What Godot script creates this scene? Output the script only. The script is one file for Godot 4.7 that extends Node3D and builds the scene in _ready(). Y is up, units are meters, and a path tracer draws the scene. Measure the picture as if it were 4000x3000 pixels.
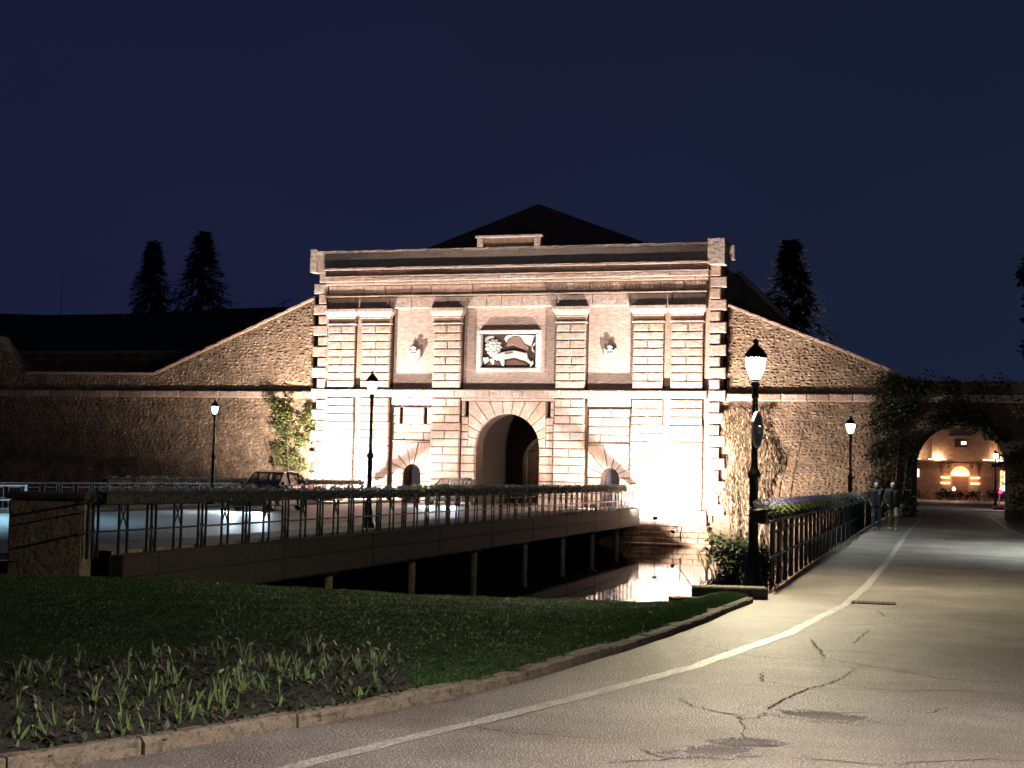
extends Node3D
# A floodlit Renaissance city gate beyond a moat, at night. World axes: camera at the origin looking to -z.
# "Gate axes" (a, h, b): a runs along the facade to the right, h is up, b is the distance in front of the facade.
const TH := 0.30718
var G := Transform3D(Basis(Vector3.UP, -TH), Vector3(-0.032, 0.0, -87.151))
var M := {}
var used := {}
var cache := {}
var rng := RandomNumberGenerator.new()
const I := Transform3D.IDENTITY

# ------------------------------------------------------------------ helpers
func gp(a: float, h: float, b: float) -> Vector3:
	return G * Vector3(a, h, b)

func numbered(n: String) -> String:
	var k: int = used.get(n, 0)
	used[n] = k + 1
	return n if k == 0 else "%s_%03d" % [n, k]

func thing(called: String, label: String, category: String, xf := I, group := "") -> Node3D:
	var o := Node3D.new()
	o.name = numbered(called)
	add_child(o)
	o.transform = xf
	return tag(o, label, category, group)

func tag(o: Node3D, label: String, category: String, group := "") -> Node3D:
	o.set_meta("label", label)
	o.set_meta("category", category)
	if group != "":
		o.set_meta("group", group)
	return o

func copy_thing(o: Node3D, called: String, xf: Transform3D, label := "") -> Node3D:
	var c: Node3D = o.duplicate()
	c.name = numbered(called)
	add_child(c)
	c.transform = xf
	if label != "":
		c.set_meta("label", label)
	return c

func part(parent: Node3D, called: String, mesh: Mesh, m: Material, xf := I) -> MeshInstance3D:
	var o := MeshInstance3D.new()
	var key := str(parent.get_instance_id()) + called
	var k: int = used.get(key, 0)
	used[key] = k + 1
	o.name = called if k == 0 else "%s_%03d" % [called, k]
	o.mesh = mesh
	o.material_override = m
	parent.add_child(o, true)
	o.transform = xf
	return o

func group_node(parent: Node3D, called: String, xf := I) -> Node3D:
	var o := Node3D.new()
	var key := str(parent.get_instance_id()) + called
	var k: int = used.get(key, 0)
	used[key] = k + 1
	o.name = called if k == 0 else "%s_%03d" % [called, k]
	parent.add_child(o, true)
	o.transform = xf
	return o

func structure(called: String, mesh: Mesh, m: Material, xf := I, kind := "structure") -> MeshInstance3D:
	var o := MeshInstance3D.new()
	o.name = numbered(called)
	o.mesh = mesh
	o.material_override = m
	add_child(o)
	o.transform = xf
	o.set_meta("kind", kind)
	return o

func many(parent: Node3D, called: String, mesh: Mesh, m: Material, xfs: Array, cols: Array = []) -> MultiMeshInstance3D:
	var mm := MultiMesh.new()
	mm.transform_format = MultiMesh.TRANSFORM_3D
	mm.use_colors = cols.size() > 0
	mm.mesh = mesh
	mm.instance_count = xfs.size()
	for i in xfs.size():
		mm.set_instance_transform(i, xfs[i])
		if cols.size() > 0:
			mm.set_instance_color(i, cols[i])
	var o := MultiMeshInstance3D.new()
	o.multimesh = mm
	o.material_override = m
	o.name = numbered(called) if parent == self else called
	parent.add_child(o, true)
	o.set_meta("kind", "stuff")
	return o

func st0(smooth := false) -> SurfaceTool:
	var s := SurfaceTool.new()
	s.begin(Mesh.PRIMITIVE_TRIANGLES)
	s.set_smooth_group(0 if smooth else -1)
	return s

func fin(s: SurfaceTool) -> ArrayMesh:
	s.generate_normals()
	return s.commit()

func face(s: SurfaceTool, pts: Array, out: Vector3) -> void:
	var n: Vector3 = (pts[1] - pts[0]).cross(pts[2] - pts[0])
	if n.dot(out) > 0:
		pts.reverse()
	for i in range(1, pts.size() - 1):
		s.add_vertex(pts[0]); s.add_vertex(pts[i]); s.add_vertex(pts[i + 1])

func box(s: SurfaceTool, lo: Vector3, hi: Vector3, c := 0.0, xf := I) -> void:
	var mid := (lo + hi) * 0.5
	var half := (hi - lo) * 0.5
	c = minf(c, minf(half.x, minf(half.y, half.z)) * 0.8)
	var P := func(ax: int, q: Vector3) -> Vector3:
		var r := Vector3(q.x * (half.x - c), q.y * (half.y - c), q.z * (half.z - c))
		r[ax] = q[ax] * half[ax]
		return xf * (mid + r)
	var B := xf.basis
	for ax in 3:
		var u := (ax + 1) % 3
		var v := (ax + 2) % 3
		for sg in [-1.0, 1.0]:
			var pts := []
			for k in [[-1.0, -1.0], [1.0, -1.0], [1.0, 1.0], [-1.0, 1.0]]:
				var q := Vector3.ZERO
				q[ax] = sg; q[u] = k[0]; q[v] = k[1]
				pts.append(P.call(ax, q))
			var out := Vector3.ZERO
			out[ax] = sg
			face(s, pts, B * out)
	if c <= 0.0:
		return
	for ax in 3:
		var u := (ax + 1) % 3
		var v := (ax + 2) % 3
		for su in [-1.0, 1.0]:
			for sv in [-1.0, 1.0]:
				var q0 := Vector3.ZERO
				q0[u] = su; q0[v] = sv
				var q1 := q0
				q0[ax] = -1.0; q1[ax] = 1.0
				var out := Vector3.ZERO
				out[u] = su; out[v] = sv
				face(s, [P.call(u, q0), P.call(u, q1), P.call(v, q1), P.call(v, q0)], B * out)
	for sx in [-1.0, 1.0]:
		for sy in [-1.0, 1.0]:
			for sz in [-1.0, 1.0]:
				var q := Vector3(sx, sy, sz)
				face(s, [P.call(0, q), P.call(1, q), P.call(2, q)], B * q)

func boxmesh(lo: Vector3, hi: Vector3, c := 0.0) -> ArrayMesh:
	var s := st0()
	box(s, lo, hi, c)
	return fin(s)

func bxp(parent: Node3D, called: String, lo: Vector3, hi: Vector3, m: Material, c := 0.02) -> MeshInstance3D:
	var half := (hi - lo) * 0.5
	return part(parent, called, boxmesh(-half, half, c), m, Transform3D(Basis(), (lo + hi) * 0.5))

func tube(s: SurfaceTool, pts: Array, rad: Array, sides := 8, caps := true) -> void:
	var rings := []
	for i in pts.size():
		var d: Vector3 = (pts[mini(i + 1, pts.size() - 1)] - pts[maxi(i - 1, 0)]).normalized()
		var u := d.cross(Vector3.RIGHT if absf(d.y) > 0.8 else Vector3.UP).normalized()
		var v := d.cross(u)
		var ring := []
		for k in sides:
			var t := TAU * k / sides
			ring.append(pts[i] + (u * cos(t) + v * sin(t)) * rad[i])
		rings.append(ring)
	for i in rings.size() - 1:
		for k in sides:
			var k2 := (k + 1) % sides
			var out: Vector3 = (rings[i][k] + rings[i][k2]) * 0.5 - pts[i]
			face(s, [rings[i][k], rings[i][k2], rings[i + 1][k2], rings[i + 1][k]], out)
	if caps:
		face(s, rings[0].duplicate(), pts[0] - pts[1])
		face(s, rings[-1].duplicate(), pts[-1] - pts[-2])

func lathe(s: SurfaceTool, prof: Array, sides := 12, xf := I) -> void:
	for i in prof.size() - 1:
		var p: Vector2 = prof[i]
		var q: Vector2 = prof[i + 1]
		for k in sides:
			var t0 := TAU * k / sides
			var t1 := TAU * (k + 1) / sides
			var a := Vector3(cos(t0) * p.x, p.y, sin(t0) * p.x)
			var b := Vector3(cos(t1) * p.x, p.y, sin(t1) * p.x)
			var c := Vector3(cos(t1) * q.x, q.y, sin(t1) * q.x)
			var d := Vector3(cos(t0) * q.x, q.y, sin(t0) * q.x)
			var tm := (t0 + t1) * 0.5
			var n := Vector3(cos(tm) * (q.y - p.y), p.x - q.x, sin(tm) * (q.y - p.y))
			if q.x < 0.0005:
				face(s, [xf * a, xf * b, xf * d], xf.basis * n)
			elif p.x < 0.0005:
				face(s, [xf * a, xf * c, xf * d], xf.basis * n)
			else:
				face(s, [xf * a, xf * b, xf * c, xf * d], xf.basis * n)

func lathemesh(prof: Array, sides := 12, smooth := true) -> ArrayMesh:
	var s := st0(smooth)
	lathe(s, prof, sides)
	return fin(s)

func prism(s: SurfaceTool, poly: PackedVector2Array, z0: float, z1: float, ch := 0.0, xf := I) -> void:
	# outline in x, y pushed along z; z1 is the front, its rim chamfered by ch
	var n := poly.size()
	var c := Vector2.ZERO
	for p in poly:
		c += p / n
	if Geometry2D.is_polygon_clockwise(poly):
		poly.reverse()
	var fr := poly.duplicate()
	var idx := PackedInt32Array()
	for tries in 4:
		if tries == 3:
			ch = 0.0
		for i in n:
			var e0 := (poly[i] - poly[(i + n - 1) % n]).normalized()
			var e1 := (poly[(i + 1) % n] - poly[i]).normalized()
			var nn := (Vector2(-e0.y, e0.x) + Vector2(-e1.y, e1.x)).normalized()
			fr[i] = poly[i] + nn * ch
		idx = Geometry2D.triangulate_polygon(fr)
		if idx.size() == 3 * (n - 2):
			break
		ch *= 0.5
	if idx.is_empty():
		print("no cap for a prism with ", n, " points, first ", poly[0])
	var zc := z1 - ch * signf(z1 - z0)
	for i in range(0, idx.size(), 3):
		face(s, [xf * v3(fr[idx[i]], z1), xf * v3(fr[idx[i + 1]], z1), xf * v3(fr[idx[i + 2]], z1)], xf.basis * Vector3(0, 0, z1 - z0))
	for i in n:
		var j := (i + 1) % n
		var e := poly[j] - poly[i]
		var out := xf.basis * Vector3(e.y, -e.x, 0)
		face(s, [xf * v3(poly[i], z0), xf * v3(poly[j], z0), xf * v3(poly[j], zc), xf * v3(poly[i], zc)], out)
		if ch > 0.0:
			face(s, [xf * v3(poly[i], zc), xf * v3(poly[j], zc), xf * v3(fr[j], z1), xf * v3(fr[i], z1)], out)

func v3(p: Vector2, z: float) -> Vector3:
	return Vector3(p.x, p.y, z)

func prismmesh(poly: PackedVector2Array, z0: float, z1: float, ch := 0.0) -> ArrayMesh:
	var s := st0()
	prism(s, poly, z0, z1, ch)
	return fin(s)

func sheet(poly: PackedVector2Array, y: float) -> ArrayMesh:
	# a flat sheet at height y; polygon points are (x, z)
	var s := st0()
	var idx := Geometry2D.triangulate_polygon(poly)
	for i in range(0, idx.size(), 3):
		var q := []
		for k in 3:
			var p := poly[idx[i + k]]
			q.append(Vector3(p.x, y, p.y))
		face(s, q, Vector3.UP)
	return fin(s)

func rr(a: float, b: float) -> float:
	return rng.randf_range(a, b)

# a dressed stone: chamfered rim and a slightly uneven front face; size w x h, back at z = 0, front at z = d
func block_mesh(w: float, h: float, d: float, variant: int, rough := 0.012) -> ArrayMesh:
	var key := "b%.2f_%.2f_%.2f_%d" % [w, h, d, variant]
	if cache.has(key):
		return cache[key]
	var r := RandomNumberGenerator.new()
	r.seed = hash(key)
	var s := st0()
	var c := minf(0.05, h * 0.15)
	var x0 := -w / 2; var x1 := w / 2; var y0 := -h / 2; var y1 := h / 2
	var nx := clampi(int(w / 0.3), 2, 6)
	var ny := 2
	var g := []
	for j in ny + 1:
		var row := []
		for i in nx + 1:
			var edge := i == 0 or i == nx or j == 0 or j == ny
			var p := Vector3(lerpf(x0 + c, x1 - c, float(i) / nx), lerpf(y0 + c, y1 - c, float(j) / ny), d + (r.randf_range(-rough, rough * 0.3) if edge else r.randf_range(-rough, rough)))
			if edge:
				p.x += r.randf_range(-0.01, 0.01)
				p.y += r.randf_range(-0.01, 0.01)
			row.append(p)
		g.append(row)
	for j in ny:
		for i in nx:
			face(s, [g[j][i], g[j][i + 1], g[j + 1][i + 1]], Vector3.BACK)
			face(s, [g[j][i], g[j + 1][i + 1], g[j + 1][i]], Vector3.BACK)
	var zc := d - c * 0.8
	face(s, [Vector3(x0, y0, zc), Vector3(x1, y0, zc), g[0][nx], g[0][0]], Vector3(0, -1, 1))
	face(s, [Vector3(x0, y1, zc), Vector3(x1, y1, zc), g[ny][nx], g[ny][0]], Vector3(0, 1, 1))
	face(s, [Vector3(x0, y0, zc), Vector3(x0, y1, zc), g[ny][0], g[0][0]], Vector3(-1, 0, 1))
	face(s, [Vector3(x1, y0, zc), Vector3(x1, y1, zc), g[ny][nx], g[0][nx]], Vector3(1, 0, 1))
	face(s, [Vector3(x0, y0, 0), Vector3(x1, y0, 0), Vector3(x1, y0, zc), Vector3(x0, y0, zc)], Vector3.DOWN)
	face(s, [Vector3(x0, y1, 0), Vector3(x1, y1, 0), Vector3(x1, y1, zc), Vector3(x0, y1, zc)], Vector3.UP)
	face(s, [Vector3(x0, y0, 0), Vector3(x0, y1, 0), Vector3(x0, y1, zc), Vector3(x0, y0, zc)], Vector3.LEFT)
	face(s, [Vector3(x1, y0, 0), Vector3(x1, y1, 0), Vector3(x1, y1, zc), Vector3(x1, y0, zc)], Vector3.RIGHT)
	var m := fin(s)
	cache[key] = m
	return m

func blk(parent: Node3D, called: String, a0: float, a1: float, h0: float, h1: float, b0: float, b1: float, mats: Array, gap := 0.02) -> MeshInstance3D:
	var w := snappedf(a1 - a0 - 2 * gap, 0.01)
	var h := snappedf(h1 - h0 - 2 * gap, 0.01)
	return part(parent, called, block_mesh(w, h, snappedf(b1 - b0, 0.01), rng.randi() % 3), mats[rng.randi() % mats.size()], Transform3D(Basis(), Vector3((a0 + a1) / 2, (h0 + h1) / 2, b0)))

# a lump of rubble in a unit box, centre at the origin
func rubble_mesh(variant: int) -> ArrayMesh:
	var key := "rub%d" % variant
	if cache.has(key):
		return cache[key]
	var r := RandomNumberGenerator.new()
	r.seed = 77 + variant
	var n := 7
	var outer := []
	var inner := []
	for i in n:
		var t := TAU * (i + r.randf_range(-0.25, 0.25)) / n
		var p := Vector2(cos(t), sin(t))
		var k := 0.5 / maxf(absf(p.x), absf(p.y))
		k = lerpf(k, 0.5, 0.35) * r.randf_range(0.86, 1.0)
		outer.append(p * k)
		inner.append(p * k * r.randf_range(0.6, 0.78))
	var s := st0()
	var tip := Vector3(r.randf_range(-0.1, 0.1), r.randf_range(-0.1, 0.1), 0.5)
	for i in n:
		var j := (i + 1) % n
		var oi := v3(outer[i], 0.1); var oj := v3(outer[j], 0.1)
		var ii := v3(inner[i], 0.36 + 0.1 * sin(i * 2.3 + variant)); var ij := v3(inner[j], 0.36 + 0.1 * sin(j * 2.3 + variant))
		face(s, [v3(outer[i], -0.5), v3(outer[j], -0.5), oj, oi], v3(outer[i] + outer[j], 0))
		face(s, [oi, oj, ij], v3(outer[i] + outer[j], 0.5))
		face(s, [oi, ij, ii], v3(outer[i] + outer[j], 0.5))
		face(s, [ii, ij, tip], Vector3.BACK)
	cache[key] = fin(s)
	return cache[key]

# rubble masonry over a polygon of (a, h) on the plane b; the 300 largest stones are parts, the rest one joined part
func rubble(parent: Node3D, poly: PackedVector2Array, holes: Array, b: float, hmin: float, hmax: float, seed_: int, mats: Array, cols: Array, parts_most := 300, joined_name := "rubble_stonework") -> void:
	var r := RandomNumberGenerator.new()
	r.seed = seed_
	var lo := poly[0]; var hi := poly[0]
	for p in poly:
		lo = lo.min(p); hi = hi.max(p)
	var all := []
	var y := lo.y
	while y < hi.y:
		var hh := r.randf_range(hmin, hmax)
		var x := lo.x - r.randf() * 0.3
		while x < hi.x:
			var w := hh * r.randf_range(0.9, 2.6)
			var c := Vector2(x + w / 2, y + hh / 2 + hh * (r.randf_range(-0.28, 0.28) + 0.5 * sin(x * 1.1 + y * 0.7)))
			var ok := Geometry2D.is_point_in_polygon(c, poly)
			for q in holes:
				if ok and Geometry2D.is_point_in_polygon(c, q):
					ok = false
			if ok and r.randf() < 0.93:
				all.append([w * hh, c, w, hh * r.randf_range(0.75, 1.2)])
			x += w
		y += hh
	all.sort_custom(func(p, q): return p[0] > q[0])
	var xfs := []
	var tints := []
	for i in all.size():
		var e: Array = all[i]
		var bs := Basis(Vector3.BACK, r.randf_range(-0.09, 0.09)) * Basis(Vector3.RIGHT, r.randf_range(-0.12, 0.12)) * Basis(Vector3.UP, r.randf_range(-0.12, 0.12))
		bs = bs * Basis.from_scale(Vector3(e[2] * r.randf_range(0.9, 1.0), e[3] * r.randf_range(0.86, 0.98), 0.15 * r.randf_range(0.75, 1.3)))
		var xf := Transform3D(bs, Vector3(e[1].x, e[1].y, b))
		if i < parts_most:
			part(parent, "stone", rubble_mesh(r.randi() % 8), mats[r.randi() % mats.size()], xf)
		else:
			xfs.append(xf)
			tints.append(cols[r.randi() % cols.size()])
	if xfs.size() > 0:
		many(parent, joined_name, rubble_mesh(3), M.rubble_tint, xfs, tints)

# ------------------------------------------------------------------ computed textures
func noise_bytes(n: int, seed_: int, freq: float, octaves: int, type := FastNoiseLite.TYPE_SIMPLEX_SMOOTH) -> PackedByteArray:
	var f := FastNoiseLite.new()
	f.seed = seed_
	f.noise_type = type
	f.frequency = freq
	f.fractal_octaves = octaves
	f.fractal_type = FastNoiseLite.FRACTAL_FBM if octaves > 1 else FastNoiseLite.FRACTAL_NONE
	var im := f.get_seamless_image(n, n)
	im.convert(Image.FORMAT_L8)
	return im.get_data()

# colours c0..c1 by coarse noise, times fine grain, with spots of c2 where a third noise is high; colours are linear
func tex(n: int, seed_: int, c0: Color, c1: Color, c2: Color, fc: float, ff: float, grain: float, spot: float, fs := 0.03) -> ImageTexture:
	var a := noise_bytes(n, seed_, fc, 4)
	var b := noise_bytes(n, seed_ + 1, ff, 2)
	var c := noise_bytes(n, seed_ + 2, fs, 3)
	var out := PackedByteArray()
	out.resize(n * n * 3)
	for i in n * n:
		var t := clampf((a[i] / 255.0 - 0.2) / 0.6, 0.0, 1.0)
		var g := 1.0 + grain * (b[i] / 127.5 - 1.0)
		var k := clampf((c[i] / 255.0 - spot) * 9.0, 0.0, 1.0)
		var col := c0.lerp(c1, t).lerp(c2, k) * g
		out[i * 3] = int(255.0 * sqrt(clampf(col.r, 0, 1)) + 0.5)
		out[i * 3 + 1] = int(255.0 * sqrt(clampf(col.g, 0, 1)) + 0.5)
		out[i * 3 + 2] = int(255.0 * sqrt(clampf(col.b, 0, 1)) + 0.5)
	return ImageTexture.create_from_image(Image.create_from_data(n, n, false, Image.FORMAT_RGB8, out))

func bump_tex(n: int, seed_: int, freq: float, octaves: int, strength: float, type := FastNoiseLite.TYPE_SIMPLEX_SMOOTH) -> ImageTexture:
	var im := Image.create_from_data(n, n, false, Image.FORMAT_L8, noise_bytes(n, seed_, freq, octaves, type))
	im.convert(Image.FORMAT_RGBA8)
	im.bump_map_to_normal_map(strength)
	return ImageTexture.create_from_image(im)

func srgb(c: Color) -> Color:
	return c.linear_to_srgb()

func mat(called: String, c: Color, rough := 0.8, metal := 0.0, t: Texture2D = null, nt: Texture2D = null, scale := 0.5, ns := 1.0) -> StandardMaterial3D:
	var m := StandardMaterial3D.new()
	m.resource_name = called
	m.albedo_color = srgb(c)
	m.roughness = rough
	m.metallic = metal
	if t:
		m.albedo_texture = t
	if nt:
		m.normal_enabled = true
		m.normal_texture = nt
		m.normal_scale = ns
	if t or nt:
		m.uv1_triplanar = true
		m.uv1_world_triplanar = true
		m.uv1_scale = Vector3.ONE * scale
	M[called] = m
	return m

func glow(called: String, c: Color, energy: float) -> StandardMaterial3D:
	var m := mat(called, c, 0.6)
	m.emission_enabled = true
	m.emission = srgb(c)
	m.emission_energy_multiplier = energy
	return m

# ------------------------------------------------------------------ the scene
func _ready() -> void:
	rng.seed = 4711
	camera_and_sky()
	materials()
	ground_and_water()
	city_gate()
	gate_reliefs()
	curtain_walls()
	bridge()
	railings()
	lamps()
	floodlights()
	cars()
	lawn()
	flower_bed()
	road_details()
	people()
	plants()
	behind_the_walls()
	beyond_the_tunnel()

func camera_and_sky() -> void:
	var cam := Camera3D.new()
	cam.name = "camera"
	cam.fov = 28.0725
	cam.near = 0.1
	cam.far = 1500.0
	add_child(cam)
	cam.transform = Transform3D(Basis(Vector3.RIGHT, atan(364.0 / 6000.0)) * Basis(Vector3.BACK, deg_to_rad(1.3)), Vector3(0, 1.62, 0))
	# night air: violet-blue to slate-blue round the horizon, thin uneven haze
	var im := Image.create_empty(768, 384, false, Image.FORMAT_RGBF)
	var hz := FastNoiseLite.new()
	hz.seed = 12
	hz.frequency = 2.2
	hz.fractal_octaves = 5
	for y in 384:
		var el := (0.5 - (y + 0.5) / 384.0) * PI
		for x in 768:
			var az := ((x + 0.5) / 768.0 - 0.5) * TAU
			var t := pow(clampf(1.0 - el / 0.75, 0.0, 1.0), 1.7)
			var c := Color(0.0066, 0.0072, 0.0205).lerp(Color(0.0112, 0.0165, 0.046), t)
			if el < 0.0:
				c = Color(0.004, 0.0045, 0.011)
			var side := -sin(az) * 1.6
			c = Color(c.r * (1.0 - 0.05 * side), c.g * (1.0 + 0.24 * clampf(side, -1, 1)), c.b * (1.0 - 0.05 * side))
			var n := 1.0 + 0.16 * hz.get_noise_3d(cos(el) * cos(az), sin(el) * 2.2, cos(el) * sin(az))
			im.set_pixel(x, y, Color(c.r * n, c.g * n, c.b * n))
	var sky_m := PanoramaSkyMaterial.new()
	sky_m.panorama = ImageTexture.create_from_image(im)
	var sky := Sky.new()
	sky.sky_material = sky_m
	var e := Environment.new()
	e.background_mode = Environment.BG_SKY
	e.sky = sky
	e.background_energy_multiplier = 1.0
	e.tonemap_mode = Environment.TONE_MAPPER_LINEAR
	e.tonemap_exposure = 1.0
	e.sdfgi_enabled = true
	e.ssao_enabled = true
	e.ssil_enabled = true
	var we := WorldEnvironment.new()
	we.name = "night_sky"
	we.environment = e
	add_child(we)

func materials() -> void:
	var stone_n := bump_tex(512, 31, 0.02, 5, 5.0)
	var t1 := tex(512, 11, Color(0.41, 0.305, 0.255), Color(0.53, 0.415, 0.36), Color(0.30, 0.205, 0.15), 0.008, 0.06, 0.22, 0.68)
	var t2 := tex(512, 21, Color(0.44, 0.345, 0.30), Color(0.53, 0.435, 0.39), Color(0.25, 0.19, 0.14), 0.01, 0.07, 0.2, 0.7)
	mat("stone_pink", Color(1, 1, 1), 0.85, 0, t1, stone_n, 0.4)
	mat("stone_pale", Color(1, 1, 1), 0.85, 0, t2, stone_n, 0.33)
	mat("stone_warm", Color(1.0, 0.91, 0.83), 0.85, 0, t1, stone_n, 0.47)
	mat("stone_grey", Color(0.78, 0.76, 0.72), 0.85, 0, t2, stone_n, 0.41)
	mat("stone_stained", Color(0.62, 0.55, 0.48), 0.9, 0, t1, stone_n, 0.5)
	mat("joint", Color(0.16, 0.11, 0.08), 0.95, 0, t1, stone_n, 0.6)
	# old brickwork of the recessed panels: thin courses far too fine to pick apart from here
	var bn := 512
	var fine := noise_bytes(bn, 41, 0.03, 3)
	var cut := PackedByteArray(); cut.resize(bn * bn * 3)
	var hgt := PackedByteArray(); hgt.resize(bn * bn)
	var rb := RandomNumberGenerator.new(); rb.seed = 9
	var rows := 32
	var tone := []
	for j in rows:
		var line := []
		for i in 9:
			line.append(rb.randf_range(0.72, 1.12))
		tone.append(line)
	for y in bn:
		var j := y * rows / bn
		var fy := fposmod(float(y) * rows / bn, 1.0)
		for x in bn:
			var xx := float(x) * 8.0 / bn + (0.5 if j % 2 == 1 else 0.0)
			var fx := fposmod(xx, 1.0)
			var i := int(xx) % 8
			var fn := fine[y * bn + x] / 255.0
			var mortar: bool = fy > 0.8 + 0.25 * (fn - 0.5) or fx > 0.94
			var k: float = tone[j][i] * (0.75 + 0.5 * fn)
			var c := Color(0.50, 0.42, 0.37) * (0.8 + 0.4 * fn) if mortar else Color(0.44, 0.32, 0.265) * k
			var o := (y * bn + x) * 3
			cut[o] = int(255 * sqrt(clampf(c.r, 0, 1))); cut[o + 1] = int(255 * sqrt(clampf(c.g, 0, 1))); cut[o + 2] = int(255 * sqrt(clampf(c.b, 0, 1)))
			hgt[y * bn + x] = int(clampf((0.25 if mortar else 0.7) + 0.5 * (fn - 0.5), 0, 1) * 255)
	var him := Image.create_from_data(bn, bn, false, Image.FORMAT_L8, hgt)
	him.convert(Image.FORMAT_RGBA8)
	him.bump_map_to_normal_map(4.0)
	var brick_t := ImageTexture.create_from_image(Image.create_from_data(bn, bn, false, Image.FORMAT_RGB8, cut))
	var bm := mat("brick", Color(1, 1, 1), 0.92, 0, brick_t, ImageTexture.create_from_image(him), 0.42)
	bm.uv1_world_triplanar = false
	# rubble
	var t3 := tex(256, 51, Color(0.27, 0.20, 0.145), Color(0.41, 0.31, 0.23), Color(0.16, 0.105, 0.065), 0.015, 0.09, 0.25, 0.66)
	mat("rubble_a", Color(1, 1, 1), 0.92, 0, t3, stone_n, 0.7)
	mat("rubble_b", Color(1.25, 1.1, 0.95), 0.92, 0, t3, stone_n, 0.8)
	mat("rubble_c", Color(0.66, 0.62, 0.58), 0.92, 0, t3, stone_n, 0.75)
	mat("rubble_d", Color(1.1, 0.85, 0.68), 0.92, 0, t3, stone_n, 0.6)
	var rt := mat("rubble_tint", Color(1, 1, 1), 0.92, 0, t3, stone_n, 0.7)
	rt.vertex_color_use_as_albedo = true
	mat("mortar", Color(0.82, 0.76, 0.68), 0.95, 0, t3, stone_n, 0.9)
	mat("shaded_wall", Color(0.27, 0.27, 0.2), 0.95, 0, t3, stone_n, 0.9)  # unlit tunnel end of the wall: its shade is put into the colour
	# ground
	var asph := tex(1024, 61, Color(0.125, 0.115, 0.106), Color(0.18, 0.168, 0.156), Color(0.46, 0.43, 0.39), 0.004, 0.15, 0.62, 0.585, 0.115)
	var asph_n := bump_tex(1024, 64, 0.15, 2, 3.0)
	var patchy := tex(512, 67, Color(0.62, 0.60, 0.58), Color(1.0, 1.0, 1.0), Color(0.78, 0.74, 0.68), 0.012, 0.1, 0.06, 0.66, 0.02)
	var am := mat("asphalt", Color(1, 1, 1), 0.6, 0, asph, asph_n, 0.36, 1.0)
	am.detail_enabled = true
	am.detail_albedo = patchy
	am.detail_blend_mode = BaseMaterial3D.BLEND_MODE_MUL
	am.detail_uv_layer = BaseMaterial3D.DETAIL_UV_2
	am.uv2_triplanar = true
	am.uv2_world_triplanar = true
	am.uv2_scale = Vector3.ONE * 0.055
	mat("asphalt_dark", Color(0.55, 0.53, 0.52), 0.8, 0, asph, asph_n, 0.5, 1.2)
	mat("asphalt_smooth", Color(1.0, 1.0, 1.02), 0.5, 0, asph, asph_n, 0.36, 0.5)
	var paint := tex(512, 71, Color(0.30, 0.29, 0.27), Color(0.42, 0.41, 0.38), Color(0.17, 0.16, 0.145), 0.012, 0.15, 0.45, 0.53, 0.10)
	mat("road_paint", Color(1, 1, 1), 0.5, 0, paint, asph_n, 0.5, 0.7)
	mat("near_black", Color(0.022, 0.020, 0.018), 0.9)  # near-black for the flat crack ribbons and the drain plate
	var kerb_t := tex(512, 75, Color(0.20, 0.17, 0.13), Color(0.33, 0.29, 0.235), Color(0.07, 0.065, 0.04), 0.01, 0.12, 0.35, 0.62, 0.04)
	mat("kerb", Color(0.66, 0.63, 0.57), 0.88, 0, kerb_t, asph_n, 0.8, 1.2)
	mat("concrete", Color(0.75, 0.75, 0.73), 0.9, 0, kerb_t, asph_n, 0.5, 1.0)
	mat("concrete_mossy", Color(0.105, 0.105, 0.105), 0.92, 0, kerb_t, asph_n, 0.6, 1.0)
	var soil_t := tex(512, 81, Color(0.018, 0.013, 0.010), Color(0.045, 0.033, 0.025), Color(0.09, 0.06, 0.04), 0.02, 0.15, 0.5, 0.68, 0.08)
	mat("soil", Color(0.5, 0.5, 0.5), 0.95, 0, soil_t, asph_n, 0.7, 2.0)
	var turf_t := tex(512, 85, Color(0.016, 0.030, 0.010), Color(0.030, 0.050, 0.016), Color(0.05, 0.045, 0.02), 0.02, 0.2, 0.5, 0.7, 0.05)
	mat("turf", Color(0.8, 1.0, 0.7), 0.95, 0, turf_t, asph_n, 0.6, 2.0)
	var w := mat("water", Color(0.006, 0.009, 0.010), 0.02, 0.0)
	w.normal_enabled = true
	w.normal_texture = bump_tex(512, 91, 0.012, 3, 1.1)
	w.normal_scale = 0.05
	w.uv1_triplanar = true
	w.uv1_world_triplanar = true
	w.uv1_scale = Vector3(0.16, 0.16, 0.16)
	w.metallic_specular = 0.9
	# metal, glass, cloth, leaves
	mat("iron", Color(0.012, 0.013, 0.014), 0.45, 0.4)
	mat("iron_rust", Color(0.05, 0.022, 0.014), 0.7, 0.2)
	mat("lamp_iron", Color(0.010, 0.014, 0.012), 0.38, 0.3)
	mat("white_metal", Color(0.62, 0.64, 0.66), 0.45)
	mat("sign_grey", Color(0.16, 0.17, 0.19), 0.5, 0.4)
	mat("pier_stone", Color(0.40, 0.40, 0.40), 0.92, 0, t3, stone_n, 0.8)
	mat("trough", Color(0.016, 0.011, 0.010), 0.8)
	mat("wood", Color(0.012, 0.010, 0.016), 0.8)
	mat("roof_tile", Color(0.5, 0.42, 0.40), 0.9, 0, t3, stone_n, 0.6)
	mat("marble", Color(0.60, 0.58, 0.56), 0.6, 0, tex(256, 95, Color(0.85, 0.84, 0.82), Color(1, 1, 1), Color(0.5, 0.46, 0.42), 0.02, 0.1, 0.1, 0.7), stone_n, 1.2, 0.5)
	mat("shield_stone", Color(0.50, 0.475, 0.45), 0.75)
	mat("relief_dark", Color(0.15, 0.115, 0.095), 0.9, 0, t1, stone_n, 1.5)
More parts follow.
